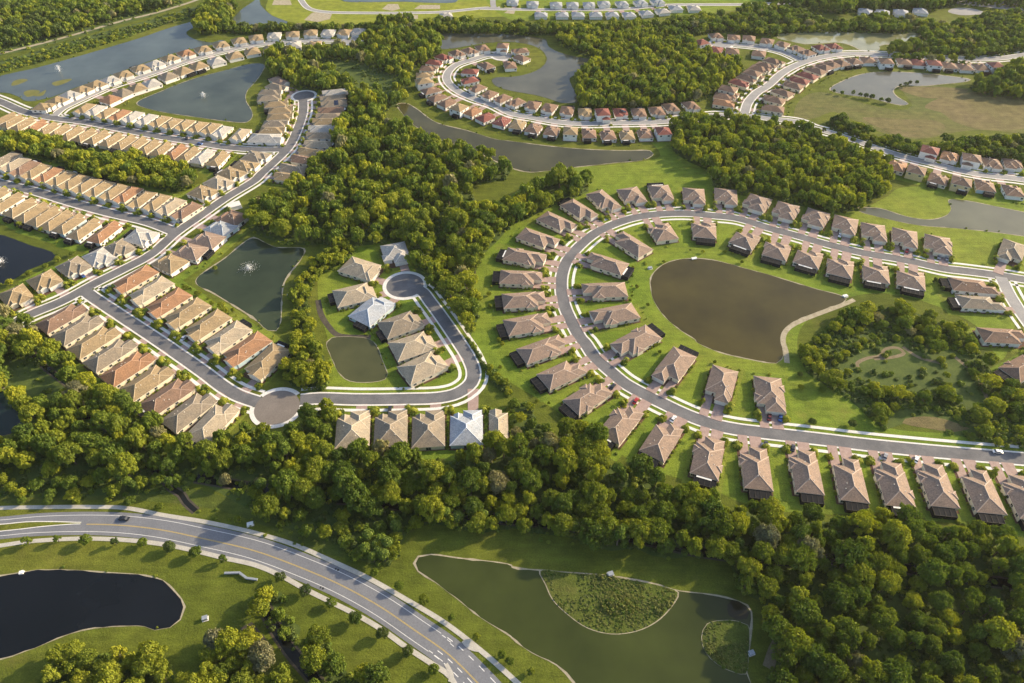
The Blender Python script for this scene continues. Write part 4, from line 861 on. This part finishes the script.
# ------------------------------------------------------------------ single trees on the verges and lawns
def singles(px, name, cat, r, h, tones, phrase, group, look):
    P = [tuple(map(float, a.split(','))) for a in px.split()]; o_ = sorted(range(len(P)), key=lambda i: P[i][0])
    for k, i in enumerate(o_):
        p = G(P[i][0], P[i][1], h*.5); q = R.uniform(.85, 1.2)
        place_tree(name, p, r*q, h*q, R.choice(tones), '%s, %s from left %s' % (look, ordn(k), phrase), cat, group)
singles(tile(0, 512, '108,118 228,108 343,112 458,118 568,122 678,140 782,163 892,188')+' '+tile(256, 512, '95,262 198,315 300,362 400,425 505,487 607,557 712,630'), 'street_tree', 'tree', 2.3, 4.6, (2, 3, 2), 'along the wide road\'s lower sidewalk', 'trees along the wide road', 'round dark street tree')
singles(tile(256, 512, '375,190 475,243 572,298 672,355 782,425 880,500 985,572 1015,598'), 'street_tree', 'tree', 1.7, 3.4, (1, 2), 'along the wide road\'s upper sidewalk', 'trees along the wide road', 'small round street tree')
singles('531,672 22,500 48,501 77,499 108,500 130,502 160,507 238,520', 'street_tree', 'tree', 2.2, 3.4, (2, 1), 'on the wide road\'s far verge and bank', 'trees along the wide road', 'low bushy tree')
singles('834,261 839,268 816,263'.replace('834,261 839,268 816,263', '935,281 942,289 812,422 852,424 800,374 801,387 822,390 972,437 1013,440 1020,428'), 'street_tree', 'tree', 1.7, 3.2, (1, 2, 3), 'on the lawns right of the brown pond', 'single trees on the lawns', 'small lone lawn tree')
singles('834,91 842,93 853,93 860,95 866,96 872,97 881,100 888,101 900,86 906,84.5 910,82.5 917,82.5', 'street_tree', 'tree', 1.7, 4.0, (2, 3), 'round the bent far pond', 'trees round the far pond', 'small round pondside tree')
singles('824,130 839,135 853,140 868,146 880,154 890,158', 'street_tree', 'tree', 2.4, 4.5, (2, 3), 'along the eastern street\'s verge', 'trees along the eastern street', 'round street tree')
singles('505,326 497,283 490,306 494,256 499,340 502,344 489,294 500,367 537,401 549,403 576,377', 'street_tree', 'tree', 1.1, 2.2, (0, 1), 'on the lawn strip outside the loop bend', 'saplings on the lawn strip', 'tiny sapling')
singles('633,268 637,287 630,300 640,318 648,305 655,345 664,262 660,352 672,352 690,356 715,362 690,250 703,252 725,252 742,262', 'street_tree', 'tree', 1.0, 2.0, (0, 1), 'on the grass round the brown pond', 'saplings round the brown pond', 'tiny pondside sapling')
singles(tile(0, 171, '40,448 115,410 182,380 232,355 288,330 170,235 78,215')+' '+tile(0, 171, '790,490 850,530 900,560 740,465')+' 215,268 222,306 233,310', 'street_tree', 'tree', 1.9, 3.2, (0, 1), 'round the two upper left ponds', 'pondside bushes on the left', 'yellowish pondside bush')
singles('893,47 899,44 905,50 912,43 918,49 925,52 890,52', 'broadleaf_tree', 'tree', 4.6, 10, (1, 2), 'on the upper right pond\'s spit', 'trees on the pond spit', 'bushy tree')

WP = '373,557 379,552 384,556 376,546 366,549 388,545 369,537 381,540 396,527 446,514 458,518 484,517 500,519 284,488 290,492 262,486 274,481 128,482 134,485 122,478 170,483 575,528 608,541 738,545'
for k, (x, y) in enumerate(sorted(tuple(map(float, a.split(','))) for a in WP.split())):
    p = G(x, y, 4); e = bpy.data.objects.new('palm_tree', None); COL.objects.link(e); e.location = (*p, 0); e.rotation_euler = (0, 0, R.uniform(0, 6.28))
    tag(e, 'round-headed cabbage palm, %s from left at the wood belt\'s lower edge' % ordn(k), 'palm', 'cabbage palms at the wood edge'); hh = R.uniform(4.5, 6.5)
    t = link('trunk', PT, e); t.scale = (1.6, 1.6, hh)
    cm = cached(('palmhead',), lambda: quads_mesh('fronds', np.concatenate([blob(420, .17)*[1, 1, .95], blob(260, .17)*[1, 1, -.55]]), None, [LEAF[2]])); f = link('fronds', cm, e, (0, 0, hh)); k_ = R.uniform(1.9, 2.6); f.scale = (k_, k_, k_)
# ------------------------------------------------------------------ fountains
def fountain(px, r, h, label):
    p = G(*px); e = bpy.data.objects.new('fountain', None); COL.objects.link(e); e.location = (*p, .1); tag(e, label, 'fountain', 'pond fountains')
    mb = MB(); mb.tube([(0, 0, -.1), (0, 0, .15), (0, 0, .35)], [.7, .7, .25], 12); link('float', mb.mesh('float', [plain('float_black', (.03, .03, .03))]), e)
    V = []; C = []; Nn = []; n = 900
    for i in range(n):
        a = R.uniform(0, 6.28); t = R.random(); rr = r*R.uniform(.12, 1)*t; z = h*R.uniform(.5, 1)*4*t*(1-t)*.9+.1
        if R.random() < .35: rr *= .35; z = h*R.random()
        C.append((rr*math.cos(a), rr*math.sin(a), max(z, .06))); Nn.append((math.cos(a), math.sin(a), .6))
    V = leaf_quads(np.array(C), np.array(Nn), np.full(n, .13), .8)
    def f(t, b, N):
        b.inputs['Base Color'].default_value = (.85, .87, .88, 1); b.inputs['Roughness'].default_value = .4
    link('water_spray', quads_mesh('spray', V, None, [mat('spray_white', f)]), e)
fountain((249, 269), 8.5, 3.0, 'white spray fountain in the dark green left pond')
fountain((60, 72), 4.2, 6.5, 'white spray fountain in the long grey canal')
fountain((204, 97), 4.2, 4.5, 'white spray fountain in the grey pond among the packed rows')
fountain((1, 263), 5.0, 3.5, 'white spray fountain in the black pond at the left edge')
mb = MB()
for s in ('24,92 30,90 40,91 36,95 28,97', '52,83 62,80 72,79 66,83 56,86', '14,81 22,79 28,80 20,84 12,86', '34,96 40,93 46,90 42,96'):
    P_ = smooth(pts(s), 2, True); sheet(mb, P_, .105)
struct('pond_algae', mb, rough_mat('algae', (.12, .13, .03), (.18, .17, .05), .2), 'stuff')

# ------------------------------------------------------------------ cars
def car_parts(col):
    def f():
        mb = MB(); prof = [(-2.25, .45), (-2.25, .85), (-1.6, .95), (-1.0, 1.42), (.55, 1.45), (1.15, .98), (2.1, .82), (2.25, .55), (2.25, .35), (-2.25, .35)]
        for i in range(len(prof)):
            a, b = prof[i], prof[(i+1) % len(prof)]; wa = .72 if a[1] > 1.2 else .9; wb = .72 if b[1] > 1.2 else .9
            mb.face([(-wa, a[0], a[1]), (wa, a[0], a[1]), (wb, b[0], b[1]), (-wb, b[0], b[1])])
        for s in (-1, 1):
            lo = [(s*.9, p[0], p[1]) for p in prof if p[1] < 1.2]; mb.face(lo if s > 0 else lo[::-1])
            mb.face([(s*.9, -1.6, .95), (s*.72, -1.0, 1.42), (s*.72, .55, 1.45), (s*.9, 1.15, .98)])
        body = mb.mesh('body', [plain('car_'+col, {'red': (.40, .03, .03), 'maroon': (.14, .02, .02), 'white': (.75, .75, .75), 'dark': (.03, .035, .045), 'grey': (.25, .26, .28), 'blue': (.03, .09, .3)}[col], .25, .2, .6)])
        mb = MB()
        for s in (-1, 1): mb.face([(s*.905, -1.4, .98), (s*.745, -.95, 1.38), (s*.745, .5, 1.40), (s*.905, .98, 1.0)])
        mb.face([(-.8, .68, 1.40), (.8, .68, 1.40), (.88, 1.12, 1.03), (-.88, 1.12, 1.03)]); mb.face([(-.8, -1.08, 1.39), (.8, -1.08, 1.39), (.88, -1.55, 1.0), (-.88, -1.55, 1.0)])
        win = mb.mesh('windows', [M_GLASS])
        mb = MB(); mb.tube([(-.12, 0, 0), (.12, 0, 0)], [.33, .33], 12); mb.face([(-.12, .33*math.cos(a), .33*math.sin(a)) for a in np.linspace(0, 6.28, 13)[:-1]])
        return body, win, mb.mesh('wheel', [plain('tyre', (.02, .02, .02), .8)])
    return cached(('car', col), f)
def car(px, col, rot_px, label, group='cars parked on driveways', z=.2):
    p = np.array(G(*px)); q = np.array(G(*rot_px)); d = q-p
    e = bpy.data.objects.new('parked_car', None); COL.objects.link(e); e.location = (*p, z); e.rotation_euler = (0, 0, math.atan2(d[1], d[0])-math.pi/2); tag(e, label, 'car', group)
    b, w_, wh = car_parts(col); link('body', b, e); link('windows', w_, e)
    for sx in (-1, 1):
        for sy in (-1.35, 1.4): link('wheel', wh, e, (sx*.82, sy, .33))
car((124.5, 519.2), 'dark', (118, 518.6), 'dark blue car driving on the wide road\'s upper lane', 'cars on the streets', .1)
car((997, 452.5), 'white', (1003, 453), 'white car driving at the loop street\'s right end', 'cars on the streets', .1)
car((200, 144.5), 'blue', (204, 145), 'bright blue car on the northern street', 'cars on the streets', .1)
for px, col, rp, lb in (((635.5, 402), 'red', (640, 396), 'bright red car on the bend villa\'s driveway'), ((673, 420), 'white', (679, 412), 'white car on the driveway right of the red car'), ((612.5, 387.5), 'dark', (617, 382), 'dark car on a driveway left of the red car'),
    ((619, 354.5), 'dark', (611, 362), 'dark car parked left of the brown pond'), ((906.5, 251.5), 'red', (905, 257), 'red car on a driveway above the loop street'), ((938.5, 258), 'grey', (937.5, 264), 'left grey car before the last upper villa'), ((946.5, 259.5), 'grey', (945.5, 265), 'right grey car before the last upper villa'),
    ((839.5, 236), 'white', (838, 242), 'white car on a driveway above the loop street'), ((769, 418.5), 'maroon', (768.5, 424), 'dark red car at the pond\'s lower villas'), ((780, 419), 'blue', (779.5, 425), 'blue car beside the dark red car'),
    ((765, 445.5), 'dark', (767, 439), 'dark car on a driveway below the loop street, left one'), ((792.5, 449), 'dark', (794, 442), 'dark car on a driveway below the loop street, right one'), ((884.5, 457.5), 'grey', (887, 451), 'grey car on a driveway below the loop street'), ((915.5, 460.5), 'white', (918, 454), 'white car on a driveway below the loop street'),
    ((379, 307.5), 'dark', (386, 304), 'dark car between two drives left of the hooked street'), ((390, 410.5), 'dark', (391, 404), 'dark car before the second house of the short row'), ((83, 288+16), 'white', (90, 300), 'white car by the lane\'s first house'), ((184, 346-6.5), 'white', (178, 346), 'white car on a driveway right of the lane'), ((108, 288.5), 'grey', (102, 293), 'grey car at the lane\'s upper corner'), ((187, 139), 'dark', (187, 143), 'dark car above the northern street'), ((83, 276.5), 'blue', (88, 280), 'blue car by the diagonal street\'s foot')):
    car(px, col, rp, lb)

# ------------------------------------------------------------------ small things
def box_thing(name, px, dims, m, label, cat, roof=None, rot=0.3, z0=0):
    p = G(*px); e = bpy.data.objects.new(name, None); COL.objects.link(e); e.location = (*p, z0); e.rotation_euler = (0, 0, rot); tag(e, label, cat)
    a, b, h = dims; mb = MB(); mb.box(-a/2, a/2, -b/2, b/2, 0, h); link('cabinet', mb.mesh('cabinet', [m]), e)
    mb = MB(); mb.box(-a/2-.12, a/2+.12, -b/2-.12, b/2+.12, h+.003, h+.15); link('lid', mb.mesh('lid', [roof or m]), e)
    mb = MB(); mb.box(-a/2-.3, a/2+.3, -b/2-.3, b/2+.3, .01, .08); link('plinth', mb.mesh('plinth', [M_CONC]), e)
box_thing('utility_cabinet', (205.5, 619), (1.8, 1.4, 1.3), M_METAL, 'grey utility cabinet on the grass right of the black pond', 'cabinet')
box_thing('pump_box', (610.5, 574.5), (2.0, 1.5, .9), M_METAL, 'pale blue-grey pump box at the reed bed\'s upper edge', 'pump box', z0=.15)
box_thing('pump_box', (751, 653.5), (1.9, 1.4, .9), M_METAL, 'pale grey pump box beside the small reed islet', 'pump box', z0=.15)
box_thing('utility_cabinet', (250.5, 524.6), (2.4, 1.5, .8), M_WHITE, 'white utility box on the verge above the wide road', 'cabinet')
box_thing('drain_box', (22, 573.2), (1.3, 1.3, .8), M_WHITE, 'white drain box at the black pond\'s upper bank', 'drain box')
box_thing('weir_box', (694, 259), (3.2, 1.4, .7), M_WHITE, 'white overflow weir at the brown pond\'s top edge', 'weir')
box_thing('weir_box', (845, 296.5), (2.6, 1.6, .7), M_WHITE, 'white overflow box at the brown pond\'s right tip', 'weir')
box_thing('pump_box', (650, 268.5), (2.2, 1.5, .9), M_METAL, 'grey pump box on the lawn above the brown pond', 'pump box')
box_thing('pump_house', (235, 207.5), (8, 6, 2.4), M_WHITE, 'small white flat-roofed pump house right of the diagonal street', 'hut', M_CONC, .5)
box_thing('drain_box', (289, 295.5), (1.5, 1.3, .7), M_WHITE, 'white drain box right of the green fountain pond', 'drain box')
# timber railing of the boardwalk by the wide road
e = bpy.data.objects.new('guard_rail', None); COL.objects.link(e); P_ = [np.array(q) for q in pts('225,574 240,573.6 247,579 258,580.5')]; e.location = (*P_[0], 0)
tag(e, 'pale grey guard rail over the ditch below the wide road', 'railing')
for a, b in zip(P_[:-1], P_[1:]):
    d = b-a; Ln = np.linalg.norm(d); mb = MB(); mb.box(0, Ln, -.5, .5, .55, .9); mb.box(0, Ln, -.4, .4, 1.0, 1.12); o = link('rail', mb.mesh('rail', [M_METAL]), e, (*(a-P_[0]), 0), math.atan2(d[1], d[0]))
    for k in range(int(Ln/2)+1):
        mb = MB(); mb.box(-.1, .1, -.1, .1, -.2, .55); link('post', mb.mesh('post', [M_METAL]), e, (*(a-P_[0]+d/Ln*min(Ln, k*2+.15)), 0))
